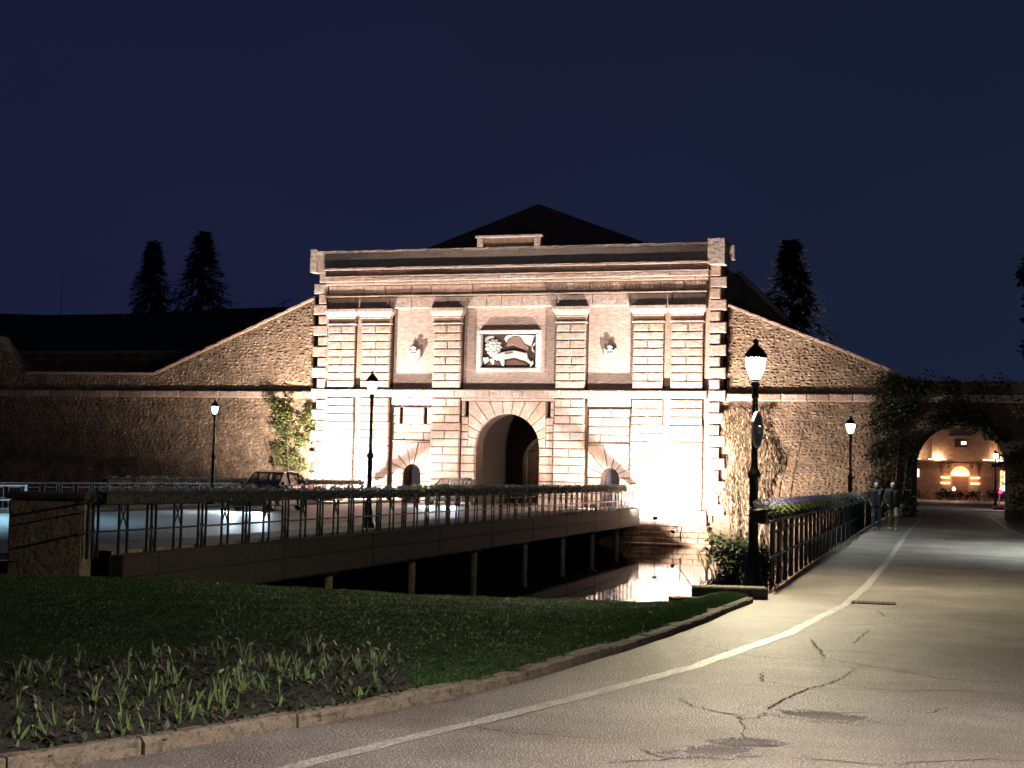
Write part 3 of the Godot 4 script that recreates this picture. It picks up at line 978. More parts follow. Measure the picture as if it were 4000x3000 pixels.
func gate_reliefs() -> void:
	var t := thing("lion_relief", "damaged white winged lion carving in a pale marble frame above the great arch", "relief", G * Transform3D(Basis(), Vector3(-0.12, 0, 0.05)))
	var k := 3.76 / 1355.0
	var ox := -1.88 - 400 * k
	var oy := 9.98 + 220 * k
	bxp(t, "backing", Vector3(-1.7, 7.75, 0.004), Vector3(1.7, 9.82, 0.06), M.relief_dark, 0.0)
	var f := 0.27
	for q in [[-1.88, 7.58, 1.88, 7.58 + 0.24], [-1.88, 9.98 - 0.22, 1.88, 9.98], [-1.88, 7.824, -1.88 + f, 9.756], [1.88 - f, 7.824, 1.88, 9.756]]:
		bxp(t, "frame", Vector3(q[0], q[1], 0.002), Vector3(q[2], q[3], 0.34), M.marble, 0.05)
	var add := func(called: String, pts: Array, d: float, m: Material) -> void:
		part(t, called, prismmesh(outline(pts, ox, oy, k), 0.05, d, 0.05 if called in ["body", "wing", "rock", "neck"] else 0.022), m)
	add.call("wing", [1010, 560, 1040, 430, 1150, 350, 1270, 345, 1340, 400, 1400, 500, 1480, 560, 1470, 640, 1300, 590, 1150, 530], 0.16, M.relief_brown)
	add.call("wing_feathers", [960, 400, 1010, 340, 1150, 322, 1630, 335, 1590, 420, 1540, 560, 1400, 490, 1330, 380, 1250, 338, 1150, 344, 1050, 400, 1010, 480], 0.13, M.marble)
	add.call("halo", [550, 380, 620, 342, 735, 345, 735, 395, 650, 400, 600, 440, 600, 500, 545, 470], 0.12, M.marble)
	add.call("body", [790, 720, 900, 690, 1050, 650, 1200, 640, 1350, 670, 1450, 700, 1472, 790, 1400, 805, 1230, 800, 1190, 785, 980, 830, 800, 845, 730, 790], 0.26, M.marble)
	add.call("flank", [990, 690, 1150, 668, 1190, 700, 1000, 735], 0.28, M.relief_brown)
	add.call("neck", [600, 640, 830, 640, 800, 745, 700, 785, 640, 720], 0.24, M.marble)
	add.call("paw", [510, 790, 640, 780, 655, 850, 560, 920], 0.24, M.marble)
	add.call("leg", [665, 815, 760, 800, 765, 900, 740, 945, 690, 890], 0.22, M.marble)
	add.call("leg", [860, 800, 980, 790, 990, 900, 975, 975, 925, 950], 0.24, M.marble)
	add.call("hind_leg", [1230, 800, 1320, 800, 1480, 800, 1560, 880, 1590, 850, 1605, 900, 1580, 950, 1510, 1010, 1540, 930, 1440, 860, 1330, 830], 0.22, M.marble)
	add.call("tail", [1640, 480, 1600, 490, 1550, 580, 1560, 650, 1640, 710, 1620, 660, 1580, 600, 1590, 560, 1640, 520], 0.14, M.marble)
	add.call("rock", [560, 1020, 580, 940, 660, 900, 800, 860, 860, 900, 900, 1000, 1010, 1010, 1020, 860, 1200, 830, 1330, 880, 1480, 930, 1480, 1020], 0.10, M.relief_brown)
	# head: a ring of mane locks round the face
	var mane := []
	for i in 22:
		var r := 165.0 + (22.0 if i % 2 == 0 else -14.0)
		mane.append_array([740 + cos(TAU * i / 22) * r, 575 + sin(TAU * i / 22) * r * 0.92])
	add.call("mane", mane, 0.24, M.marble)
	for i in 11:
		var a := TAU * (i + 0.5) / 11
		var cx := 740 + cos(a) * 128; var cy := 575 + sin(a) * 118
		add.call("mane_lock", [cx - 34 * cos(a) - 16 * sin(a), cy - 34 * sin(a) + 16 * cos(a), cx + 34 * cos(a), cy + 34 * sin(a), cx - 34 * cos(a) + 16 * sin(a), cy - 34 * sin(a) - 16 * cos(a)], 0.30, M.marble)
	add.call("face", [650, 500, 690, 460, 790, 460, 825, 500, 815, 600, 780, 660, 700, 660, 665, 600], 0.29, M.marble)
	add.call("brow", [670, 530, 715, 515, 720, 540, 675, 555], 0.33, M.marble)
	add.call("brow", [755, 520, 800, 525, 795, 550, 755, 540], 0.33, M.marble)
	add.call("nose", [722, 530, 752, 530, 765, 595, 738, 610, 712, 595], 0.33, M.marble)
	add.call("jaw", [680, 640, 700, 668, 735, 690, 775, 668, 795, 640, 780, 700, 735, 722, 695, 700], 0.31, M.marble)
	add.call("tongue", [705, 632, 765, 630, 750, 660, 725, 662], 0.31, M.marble)
	for cx in [-5.86, 5.82]:
		var c := thing("coat_of_arms", "white marble shield with knob crest on brick panel, %s" % ("between the great arch and the ivy" if cx < 0 else "on the panel nearer the tall conifer"), "coat of arms", G * Transform3D(Basis(Vector3.RIGHT, -0.12), Vector3(cx, 8.55, 0.06)), "coats of arms on the gate")
		var shield_m: Material = M.shield_stone
		var q := 0.98 / 665.0
		var o := func(called: String, pts: Array, z0: float, z1: float, m: Material) -> void:
			part(c, called, prismmesh(outline(pts, -575 * q, 830 * q, q), z0, z1, 0.02), m)
		o.call("shield", [330, 640, 372, 612, 415, 690, 500, 655, 575, 640, 650, 655, 718, 690, 760, 612, 825, 640, 825, 900, 740, 1110, 570, 1165, 410, 1080, 345, 960], 0.12, 0.36, shield_m)
		o.call("crest", [520, 650, 528, 620, 465, 592, 480, 542, 565, 498, 650, 542, 665, 592, 610, 620, 625, 650], 0.12, 0.4, shield_m)
		o.call("groove_shade", [455, 770, 500, 730, 650, 730, 715, 760, 715, 790, 640, 760, 500, 765, 470, 800], 0.3, 0.366, M.stone_stained)  # darker raised strip paints the shade of a groove
		o.call("device", [460, 800, 575, 780, 700, 790, 690, 850, 635, 930, 650, 1040, 580, 1080, 500, 1040, 540, 930, 470, 860], 0.3, 0.39, shield_m)
		o.call("notch_shade", [490, 1085, 545, 1110, 610, 1105, 640, 1080, 632, 1112, 575, 1128, 510, 1112], 0.3, 0.366, M.stone_stained)  # shade of a notch drawn as a darker raised piece
		o.call("bracket", [520, 700, 640, 700, 620, 1000, 540, 1000], -0.05, 0.12, M.stone_stained)

func curtain_walls() -> void:
	var mats := [M.rubble_a, M.rubble_b, M.rubble_c, M.rubble_d]
	var cols := [Color(1, 1, 1), Color(0.7, 0.66, 0.6), Color(1.25, 1.1, 0.95), Color(1.05, 0.82, 0.66), Color(0.85, 0.8, 0.75)]
	# right: sloping wing beside the gate, then the rampart with the road tunnel
	var w := thing("curtain_wall", "rubble fortress wall with sloping top and road tunnel beside the conifer", "wall", G)
	part(w, "lower_wall", prismmesh(PackedVector2Array([Vector2(12.11, 0.0), Vector2(19.99, 0.0), Vector2(19.99, 6.5), Vector2(12.11, 6.5)]), -11.0, 0.0), M.mortar)
	var p := [Vector2(19.995, 0.0), Vector2(22.1, 0.0)]
	p.append_array(arc(Vector2(24.42, 2.7), 2.32, 180, 0, 16))
	p.append_array([Vector2(26.74, 0.0), Vector2(60, 0.0), Vector2(60, 6.5), Vector2(19.995, 6.5)])
	part(w, "tunnel_wall", prismmesh(PackedVector2Array(p), -5.0, -0.003), M.shaded_wall)  # dark colour carries the shade past the floodlit stretch
	bxp(w, "foundation", Vector3(12.11, -2.7, -3.0), Vector3(21.0, -0.004, 0.0), M.rubble_c, 0.0)
	var top := PackedVector2Array([Vector2(12.3, 6.504), Vector2(60, 6.504), Vector2(60, 7.15), Vector2(22.2, 7.15), Vector2(20.0, 8.0), Vector2(18.85, 8.6), Vector2(12.3, 11.25)])
	part(w, "upper_wall", prismmesh(top, -1.4, -0.1), M.mortar)
	bxp(w, "rampart_fill", Vector3(12.3, 6.51, -5.0), Vector3(60, 7.05, -1.41), M.turf, 0.0)
	var x := 12.32
	while x < 30.0:
		var l := rr(0.9, 1.8)
		blk(w, "string_stone", x, x + l, 6.02, 6.44, 0.0, 0.2, [M.stone_pink, M.stone_warm, M.stone_stained], 0.006)
		x += l
	# coping up the slope
	for seg in [[Vector2(12.3, 11.27), Vector2(18.85, 8.62)], [Vector2(18.85, 8.62), Vector2(22.2, 7.17)]]:
		var a: Vector2 = seg[0]; var d: Vector2 = seg[1] - seg[0]
		var n := int(d.length() / 0.9)
		for i in n:
			var c := a + d * ((i + 0.5) / n)
			part(w, "coping_stone", block_mesh(snappedf(d.length() / n - 0.02, 0.01), 0.16, 0.5, i % 3), M.stone_warm, Transform3D(Basis(Vector3.BACK, d.angle()), Vector3(c.x, c.y, -0.44)))
	rubble(w, PackedVector2Array([Vector2(12.35, 6.6), Vector2(22.4, 6.6), Vector2(22.2, 7.1), Vector2(20.0, 7.9), Vector2(18.85, 8.5), Vector2(12.35, 11.1)]), [], -0.135, 0.11, 0.22, 201, mats, cols, 170)
	var hole := PackedVector2Array([Vector2(21.9, -1)] + arc(Vector2(24.42, 2.7), 2.5, 180, 0, 12) + [Vector2(26.95, -1)])
	rubble(w, PackedVector2Array([Vector2(12.35, -1.8), Vector2(20.0, -0.3), Vector2(20.0, 5.95), Vector2(12.35, 5.95)]), [], -0.036, 0.10, 0.2, 202, mats, cols, 130)
	var damp_and_shade := [Color(0.34, 0.34, 0.27), Color(0.42, 0.40, 0.32), Color(0.27, 0.28, 0.2), Color(0.5, 0.46, 0.36)]  # darker tints paint the shade where the floodlight ends
	rubble(w, PackedVector2Array([Vector2(20.0, 0.0), Vector2(30, 0.0), Vector2(30, 5.95), Vector2(20.0, 5.95)]), [hole], -0.038, 0.10, 0.2, 212, mats, damp_and_shade, 0, "shaded_stonework")
	# left: wing, long rampart, and the start of the next bastion
	var v := thing("curtain_wall", "dim rubble fortress wall with sloping top beside the lit ivy", "wall", G)
	bxp(v, "lower_wall", Vector3(-75, -2.7, -3.0), Vector3(-12.11, 6.5, 0.0), M.mortar, 0.0)
	var lt := PackedVector2Array([Vector2(-12.36, 6.504), Vector2(-75, 6.504), Vector2(-75, 9.9), Vector2(-34.6, 9.9), Vector2(-33.7, 8.8), Vector2(-32.2, 7.5), Vector2(-23.06, 7.45), Vector2(-12.36, 12.0)])
	part(v, "upper_wall", prismmesh(lt, -1.4, -0.1), M.mortar)
	x = -38.0
	while x < -12.6:
		var l := minf(rr(0.9, 1.8), -12.36 - x)
		blk(v, "string_stone", x, x + l, 6.02, 6.44, 0.0, 0.2, [M.stone_warm, M.stone_stained, M.stone_grey], 0.006)
		x += l
	for seg in [[Vector2(-23.06, 7.47), Vector2(-12.36, 12.02)], [Vector2(-32.2, 7.52), Vector2(-23.06, 7.47)]]:
		var a: Vector2 = seg[0]; var d: Vector2 = seg[1] - seg[0]
		var n := int(d.length() / 0.9)
		for i in n:
			var c := a + d * ((i + 0.5) / n)
			part(v, "coping_stone", block_mesh(snappedf(d.length() / n - 0.02, 0.01), 0.16, 0.5, i % 3), M.stone_warm, Transform3D(Basis(Vector3.BACK, d.angle()), Vector3(c.x, c.y, -0.44)))
	rubble(v, PackedVector2Array([Vector2(-12.4, 6.6), Vector2(-36, 6.6), Vector2(-36, 9.8), Vector2(-34.7, 9.8), Vector2(-33.7, 8.7), Vector2(-32.2, 7.4), Vector2(-23.06, 7.35), Vector2(-12.4, 11.85)]), [], -0.135, 0.12, 0.24, 203, mats, cols, 200)
	rubble(v, PackedVector2Array([Vector2(-12.4, -1.8), Vector2(-36, -1.8), Vector2(-36, 5.95), Vector2(-12.4, 5.95)]), [], -0.036, 0.12, 0.24, 204, mats, cols, 100)

func dh(b: float) -> float:
	return 0.02 - 0.0012 * b

func ea(b: float) -> float:
	# moat side edge of the bridge, which widens away from the gate
	return 7.45 + 0.056 * b

func bridge() -> void:
	var g := thing("bridge", "long low concrete road bridge over the moat on slender white piles", "bridge", G)
	var slab := st0()
	var q := func(a: float, h: float, b: float) -> Vector3: return Vector3(a, dh(b) + h, b)
	var b0 := 0.75
	var b1 := 58.0
	var a0 := -8.3
	for h in [-0.45, -0.01]:
		face(slab, [q.call(a0, h, b0), q.call(ea(b0), h, b0), q.call(ea(b1), h, b1), q.call(a0, h, b1)], Vector3(0, h + 0.2, 0))
	face(slab, [q.call(ea(b0), -0.45, b0), q.call(ea(b0), -0.01, b0), q.call(ea(b1), -0.01, b1), q.call(ea(b1), -0.45, b1)], Vector3.RIGHT)
	face(slab, [q.call(a0, -0.45, b0), q.call(a0, -0.01, b0), q.call(a0, -0.01, b1), q.call(a0, -0.45, b1)], Vector3.LEFT)
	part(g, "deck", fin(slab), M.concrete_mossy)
	bxp(g, "landing", Vector3(-7.0, -0.4, 0.02), Vector3(6.98, 0.022, 0.76), M.concrete, 0.0)
	for sx in [-1.0, 1.0]:
		var b := 0.8
		while b < 57.5:
			var l := minf(6.2, 58.0 - b)
			var hh := dh(b + l / 2)
			var xf := Transform3D(Basis(Vector3.UP, 0.056 if sx > 0 else 0.0), Vector3(ea(b + l / 2) if sx > 0 else -8.3, hh, b + l / 2))
			part(g, "edge_beam", boxmesh(Vector3(-0.17, -0.36, -l / 2 + 0.015), Vector3(0.17, 0.06, l / 2 - 0.015), 0.03), M.concrete_mossy, xf.translated_local(Vector3(sx * 0.1, 0, 0)))
			part(g, "girder", boxmesh(Vector3(-0.22, -0.86, -l / 2 + 0.015), Vector3(0.22, -0.365, l / 2 - 0.015), 0.05), M.concrete_mossy, xf.translated_local(Vector3(sx * 0.06, 0, 0)))
			b += l
	for b in [4.6, 11.0, 17.6, 24.6, 32.0, 39.0, 46.0]:
		for a in [-7.9, 0.0, ea(b) - 0.3]:
			part(g, "pile", lathemesh([Vector2(0.11, -2.7), Vector2(0.11, dh(b) - 0.98)], 10), M.concrete, Transform3D(Basis(), Vector3(a, 0, b)))
			bxp(g, "pile_head", Vector3(a - 0.24, dh(b) - 1.0, b - 0.16), Vector3(a + 0.2, dh(b) - 0.865, b + 0.16), M.concrete, 0.03)
	# carriageway on the bridge and its approach
	var s := st0()
	face(s, [q.call(-6.4, 0.004, 0.03), q.call(5.9, 0.004, 0.03), q.call(ea(58.0) - 1.6, 0.004, 58.0), q.call(-6.4, 0.004, 58.0)], Vector3.UP)
	structure("bridge_road", fin(s), M.asphalt_smooth, G)
	s = st0()
	face(s, [q.call(-22.0, -0.02, 58.02), q.call(9.6, -0.02, 58.02), q.call(8.7, -0.02, 110.0), q.call(-22.0, -0.02, 110.0)], Vector3.UP)
	structure("approach_road", fin(s), M.asphalt_smooth, G)
	for e in [[-6.15, 0.12, 0.5, 80.0], [0.1, 0.12, 0.5, 80.0], [5.6, 0.1, 0.5, 57.0]]:
		s = st0()
		face(s, [q.call(e[0], 0.009, e[2]), q.call(e[0] + e[1], 0.009, e[2]), q.call(e[0] + e[1], 0.009, e[3]), q.call(e[0], 0.009, e[3])], Vector3.UP)
		structure("lane_marking", fin(s), M.road_paint, G)
	for sx in [-1.0, 1.0]:
		s = st0()
		var n := 19
		for i in n:
			b0 = 0.8 + i * 57.0 / n
			b1 = b0 + 57.0 / n
			var e0: float = ea(b0) - 0.09 if sx > 0 else -6.5
			var e1: float = ea(b1) - 0.09 if sx > 0 else -6.5
			face(s, [q.call(e0 - 1.5, 0.12, b0), q.call(e0, 0.12, b0), q.call(e1, 0.12, b1), q.call(e1 - 1.5, 0.12, b1)], Vector3.UP)
			for ed in [-1.5, 0.0]:
				face(s, [q.call(e0 + ed, 0.0, b0), q.call(e0 + ed, 0.12, b0), q.call(e1 + ed, 0.12, b1), q.call(e1 + ed, 0.0, b1)], Vector3(ed + 0.7, 0, 0))
		structure("bridge_footway", fin(s), M.concrete, G)
	# end pier of the parapet
	var pr := thing("parapet_pier", "big square rubble pier at the near end of the bridge railing", "pier", G * Transform3D(Basis(Vector3.UP, 0.28), Vector3(9.9, -0.28, 58.75)))
	bxp(pr, "shaft", Vector3(-0.68, -0.3, -0.3), Vector3(0.68, 1.3, 0.3), M.pier_stone, 0.03)
	bxp(pr, "cap", Vector3(-0.75, 1.304, -0.37), Vector3(0.75, 1.44, 0.37), M.concrete_mossy, 0.04)
	# white tube barrier at the far side of the approach
	var br := thing("guard_rail", "white tubular guard rail beyond the square pier", "barrier", G * Transform3D(Basis(), Vector3(-6.9, dh(40.0), 38.6)))
	for h in [0.45, 0.95]:
		var t := st0()
		tube(t, [Vector3(0, h, -3.0), Vector3(0, h, 0.0), Vector3(0, h, 6.0)], [0.035, 0.035, 0.035], 6)
		part(br, "rail", fin(t), M.white_metal)
	for z in [-3.0, 0.0, 3.0, 6.0]:
		var t := st0()
		tube(t, [Vector3(0, 0, z), Vector3(0, 0.98, z)], [0.04, 0.04], 6)
		part(br, "post", fin(t), M.white_metal)

# one run of railing from p to q (gate axes), in units of 1.1 m: two bars with a cross above, three bars with a fork below
func railing(label: String, p: Vector3, q: Vector3, m: Material, cross_m: Material) -> Node3D:
	var d := q - p
	var n := int(d.length() / 1.1)
	var ux := d.normalized()
	var uz := ux.cross(Vector3.UP).normalized()
	var xf := G * Transform3D(Basis(ux, uz.cross(ux).normalized(), uz), p)
	var r := thing("railing", label, "railing", xf, "iron railings with flower troughs")
	var u := d.length() / n
	var bar: Mesh = boxmesh(Vector3(-0.02, 0, -0.02), Vector3(0.02, 1.03, 0.02))
	var knob: Mesh = lathemesh([Vector2(0.0, -0.05), Vector2(0.04, -0.02), Vector2(0.04, 0.02), Vector2(0.0, 0.05)], 6, false)
	var rail: Mesh = boxmesh(Vector3(-u / 2, -0.018, -0.014), Vector3(u / 2, 0.018, 0.014))
	var sub: Mesh = boxmesh(Vector3(-u / 2 + 0.18, -0.014, -0.012), Vector3(u / 2 - 0.18, 0.014, 0.012))
	var mk := func(a: Vector3, b: Vector3) -> Mesh:
		var s := st0()
		tube(s, [a, b], [0.017, 0.017], 4, false)
		return fin(s)
	var cross := [mk.call(Vector3(-0.15, 0.5, 0), Vector3(0.15, 0.98, 0)), mk.call(Vector3(0.15, 0.5, 0.012), Vector3(-0.15, 0.98, 0.012))]
	var fork := [mk.call(Vector3(-0.16, 0.04, 0.01), Vector3(0.0, 0.5, 0.01)), mk.call(Vector3(0.16, 0.04, 0.01), Vector3(0.0, 0.5, 0.01))]
	for i in n:
		var c := (i + 0.5) * u
		if i % 2 == 0:
			for o in [-0.16, 0.16]:
				part(r, "bar", bar, m, Transform3D(Basis(), Vector3(c + o, 0, 0)))
			for b in cross:
				part(r, "cross_brace", b, cross_m, Transform3D(Basis(), Vector3(c, 0, 0)))
		else:
			for o in [-0.18, 0.0, 0.18]:
				part(r, "bar", bar, m, Transform3D(Basis(), Vector3(c + o, 0, 0)))
			for b in fork:
				part(r, "fork_brace", b, cross_m, Transform3D(Basis(), Vector3(c, 0, 0)))
			part(r, "knob", knob, m, Transform3D(Basis(), Vector3(c, 0.52, 0)))
		part(r, "middle_rail", rail, m, Transform3D(Basis(), Vector3(c, 0.48, 0)))
		part(r, "upper_rail", sub, m, Transform3D(Basis(), Vector3(c + u / 2, 0.86, 0)))
		part(r, "top_rail", rail, m, Transform3D(Basis(), Vector3(c, 1.02, 0)))
	return r

func leaf_mesh(l: float, w: float, bend: float) -> ArrayMesh:
	var s := st0(true)
	var prev := [Vector3.ZERO, Vector3.ZERO]
	var n := 3
	for i in range(1, n + 1):
		var t := float(i) / n
		var ww := w * sin(PI * clampf(t * 0.9 + 0.08, 0, 1))
		var c := Vector3(0, l * t, bend * t * t)
		var cur := [c + Vector3(-ww / 2, 0, 0), c + Vector3(ww / 2, 0, 0)]
		if i == n:
			cur = [c, c]
		if i == 1:
			face(s, [prev[0], cur[1], cur[0]], Vector3.BACK)
		elif i == n:
			face(s, [prev[0], prev[1], cur[0]], Vector3.BACK)
		else:
			face(s, [prev[0], prev[1], cur[1], cur[0]], Vector3.BACK)
		prev = cur
	return fin(s)

func add_leaf(s: SurfaceTool, at: Vector3, dir: Vector3, l: float, w: float) -> void:
	var side := dir.cross(Vector3(rng.randf() - 0.5, rng.randf() - 0.5, rng.randf() - 0.5)).normalized() * w * 0.5
	var mid := at + dir * l * 0.5 + Vector3(0, -0.08 * l, 0)
	face(s, [at, mid + side, at + dir * l + Vector3(0, -0.2 * l, 0), mid - side], Vector3.UP)

func rdir() -> Vector3:
	var z := rr(-1, 1)
	var t := rr(0, TAU)
	var q := sqrt(1 - z * z)
	return Vector3(q * cos(t), z, q * sin(t))

func trough_thing(kind: int, label: String) -> Node3D:
	var t := thing("flower_trough", label, "planter", I, "flower troughs along the railings")
	var s := st0()
	box(s, Vector3(-0.5, 0, -0.11), Vector3(0.5, 0.19, 0.11), 0.015)
	part(t, "trough", fin(s), M.trough)
	bxp(t, "rim", Vector3(-0.51, 0.192, -0.12), Vector3(0.51, 0.212, 0.12), M.trough, 0.0)
	s = st0()
	for i in 120:
		var up := 0.5 + 0.5 * sin(i * 0.9)
		add_leaf(s, Vector3(rr(-0.52, 0.52), rr(0.15, 0.2 + 0.12 * up), rr(-0.12, 0.12)), (rdir() + Vector3(0, 0.6, 0)).normalized(), rr(0.07, 0.19), rr(0.03, 0.07))
	for i in 50:
		add_leaf(s, Vector3(rr(-0.52, 0.52), rr(0.02, 0.22), 0.12 if i % 2 else -0.12), (rdir() + Vector3(0, -0.5, 0)).normalized(), rr(0.06, 0.15), rr(0.03, 0.06))
	part(t, "foliage", fin(s), [M.leaf_dark, M.leaf_lime, M.leaf_green, M.leaf_green][kind])
	s = st0()
	for i in [0, 14, 40, 16][kind]:
		var c := Vector3(rr(-0.48, 0.48), rr(0.27, 0.36), rr(-0.1, 0.14))
		for k in 5:
			var a: float = TAU * k / 5 + i
			add_leaf(s, c, Vector3(cos(a), 0.35, sin(a)).normalized(), 0.035, 0.035)
	if kind > 0:
		part(t, "blossoms", fin(s), [null, M.petal_yellow, M.petal_violet, M.petal_white][kind])
	return t

func railings() -> void:
	var near := [Vector3(ea(1.0) - 0.02, dh(1.0) + 0.02, 1.0), Vector3(ea(59.2) - 0.02, dh(59.2) + 0.02, 59.2)]
	railing("dark iron railing on the moat side of the bridge", near[0], near[1], M.iron, M.iron)
	railing("far railing of the bridge behind the cars, in front of the dim wall", Vector3(-8.18, dh(1.0), 1.0), Vector3(-8.18, dh(40), 40.0), M.iron, M.iron)
	var right := [Vector3(23.12, 0.02, 59.9), Vector3(21.62, 0.02, 24.0), Vector3(20.85, 0.02, 2.0)]
	railing("dark iron railing along the street, nearest the street lamp with the round sign", right[0], right[1], M.iron, M.iron)
	railing("dark iron railing behind the two people, ending at the fortress wall", right[1] + Vector3(-0.04, 0, -0.9), right[2], M.iron, M.iron)
	var kinds := []
	var words := ["flower trough with dark trailing leaves only", "flower trough with yellow-green leaves and yellow blossoms", "flower trough full of violet blossoms", "flower trough with green leaves and white blossoms"]
	for k in 4:
		kinds.append(trough_thing(k, words[k] + " on the bridge railing"))
	var first := [true, true, true, true]
	var place := func(p: Vector3, ux: Vector3, kind: int, where: String) -> void:
		var uz := ux.cross(Vector3.UP).normalized()
		var xf := G * Transform3D(Basis(ux, Vector3.UP, uz), p)
		var lab: String = words[kind] + where
		if first[kind]:
			first[kind] = false
			kinds[kind].transform = xf
			kinds[kind].set_meta("label", lab)
		else:
			copy_thing(kinds[kind], "flower_trough", xf, lab)
	for i in 55:
		var b := 1.7 + i * 1.045
		var kind := 0
		if b < 14.0: kind = 0 if i % 3 else 3
		elif b < 24.0: kind = 1 if i % 2 else 0
		elif b < 30.0: kind = 2 if i % 4 == 0 else 3
		elif b < 42.0: kind = [3, 1, 2, 1][i % 4]
		else: kind = 0
		place.call(Vector3(ea(b) + 0.14, dh(b) + 1.0 + rr(-0.01, 0.01), b), Vector3(-0.056, 0, -1).normalized(), kind, " on the moat side railing of the bridge")
	for i in 26:
		var b := 2.0 + i * 1.03
		place.call(Vector3(-8.33, dh(b) + 0.98, b), Vector3(0, 0, 1), 0, " on the far railing of the bridge")
	for i in 55:
		var t := i / 54.0
		var b := lerpf(59.0, 3.0, t)
		var a: float = lerpf(23.1, 21.63, (59.9 - b) / 35.9) if b > 24.0 else lerpf(21.6, 20.86, (24.0 - b) / 22.0)
		place.call(Vector3(a - 0.16, 1.0, b), Vector3(0.04, 0, -1).normalized(), 2 if b > 46.0 else (3 if b > 24.0 and i % 3 == 0 else 0), " on the railing along the street")

func lamp_thing(label: String, pos: Vector3, H: float, energy: float, col: Color, down := 0.0, group := "street lamps") -> Node3D:
	var t := thing("street_lamp", label, "street lamp", Transform3D(Basis(Vector3.UP, -TH), pos), group)
	part(t, "base", lathemesh([Vector2(0.19, 0), Vector2(0.19, 0.08), Vector2(0.14, 0.16), Vector2(0.12, 0.5), Vector2(0.085, 0.62)], 12), M.lamp_iron)
	part(t, "post", lathemesh([Vector2(0.085, 0.6), Vector2(0.075, 0.9), Vector2(0.07, H * 0.44), Vector2(0.105, H * 0.445), Vector2(0.11, H * 0.46), Vector2(0.07, H * 0.47), Vector2(0.052, H * 0.5), Vector2(0.045, H - 0.95), Vector2(0.06, H - 0.93), Vector2(0.06, H - 0.9), Vector2(0.045, H - 0.88), Vector2(0.05, H - 0.76), Vector2(0.08, H - 0.74), Vector2(0.06, H - 0.69)], 12), M.lamp_iron)
	var ln := group_node(t, "lantern", Transform3D(Basis(), Vector3(0, H - 0.68, 0)))
	part(ln, "cradle", lathemesh([Vector2(0.03, 0.0), Vector2(0.07, 0.015), Vector2(0.065, 0.035), Vector2(0.0, 0.04)], 12), M.lamp_iron)
	# pot-bellied glass in eight panes
	var prof := [[0.065, 0.03], [0.105, 0.10], [0.145, 0.22], [0.163, 0.36]]
	for k in 8:
		var s := st0()
		var r := st0()
		var t0 := TAU * (k + 0.06) / 8; var t1 := TAU * (k + 0.94) / 8
		var d0 := Vector3(cos(t0), 0, sin(t0)); var d1 := Vector3(cos(t1), 0, sin(t1))
		for i in 3:
			var u: Array = prof[i]; var v: Array = prof[i + 1]
			face(s, [d0 * u[0] + Vector3(0, u[1], 0), d1 * u[0] + Vector3(0, u[1], 0), d1 * v[0] + Vector3(0, v[1], 0), d0 * v[0] + Vector3(0, v[1], 0)], d0 + d1)
		part(ln, "glass_pane", fin(s), M.lantern_glass)
		if k % 2 == 0:
			var pts := []
			var de := Vector3(cos(TAU * k / 8.0), 0, sin(TAU * k / 8.0))
			for u in prof:
				pts.append(de * (u[0] - 0.012) + Vector3(0, u[1], 0))
			tube(r, pts, [0.012, 0.014, 0.016, 0.016], 6)
			part(ln, "glass_glint", fin(r), M.edge_glow)  # glowing strip paints the reflection along the glass edge
	part(ln, "lamp_panel", lathemesh([Vector2(0.0, 0.335), Vector2(0.12, 0.335), Vector2(0.12, 0.352), Vector2(0.0, 0.352)], 12, false), M.lamp_white)
	part(ln, "roof", lathemesh([Vector2(0.172, 0.365), Vector2(0.19, 0.375), Vector2(0.175, 0.41), Vector2(0.15, 0.46), Vector2(0.10, 0.52), Vector2(0.05, 0.57), Vector2(0.032, 0.60), Vector2(0.055, 0.635), Vector2(0.03, 0.66), Vector2(0.0, 0.68)], 16), M.lamp_iron)
	if down > 0.0:
		# a lamp whose panel under the roof throws its light downwards only
		var sp := SpotLight3D.new()
		sp.name = "lamp_light"
		sp.light_color = srgb(col)
		sp.light_energy = energy
		sp.light_size = 0.1
		sp.spot_angle = down
		sp.spot_angle_attenuation = 0.5
		sp.spot_range = 120.0
		sp.spot_attenuation = 2.0
		sp.shadow_enabled = true
		ln.add_child(sp)
		sp.transform = Transform3D(Basis(Vector3.RIGHT, -PI / 2), Vector3(0, 0.32, 0))
		return t
	var l := OmniLight3D.new()
	l.name = "lamp_light"
	l.light_color = srgb(col)
	l.light_energy = energy
	l.light_size = 0.09
	l.omni_range = 120.0
	l.omni_attenuation = 2.0
	l.shadow_enabled = true
	l.position = Vector3(0, 0.2, 0)
	ln.add_child(l)
	return t

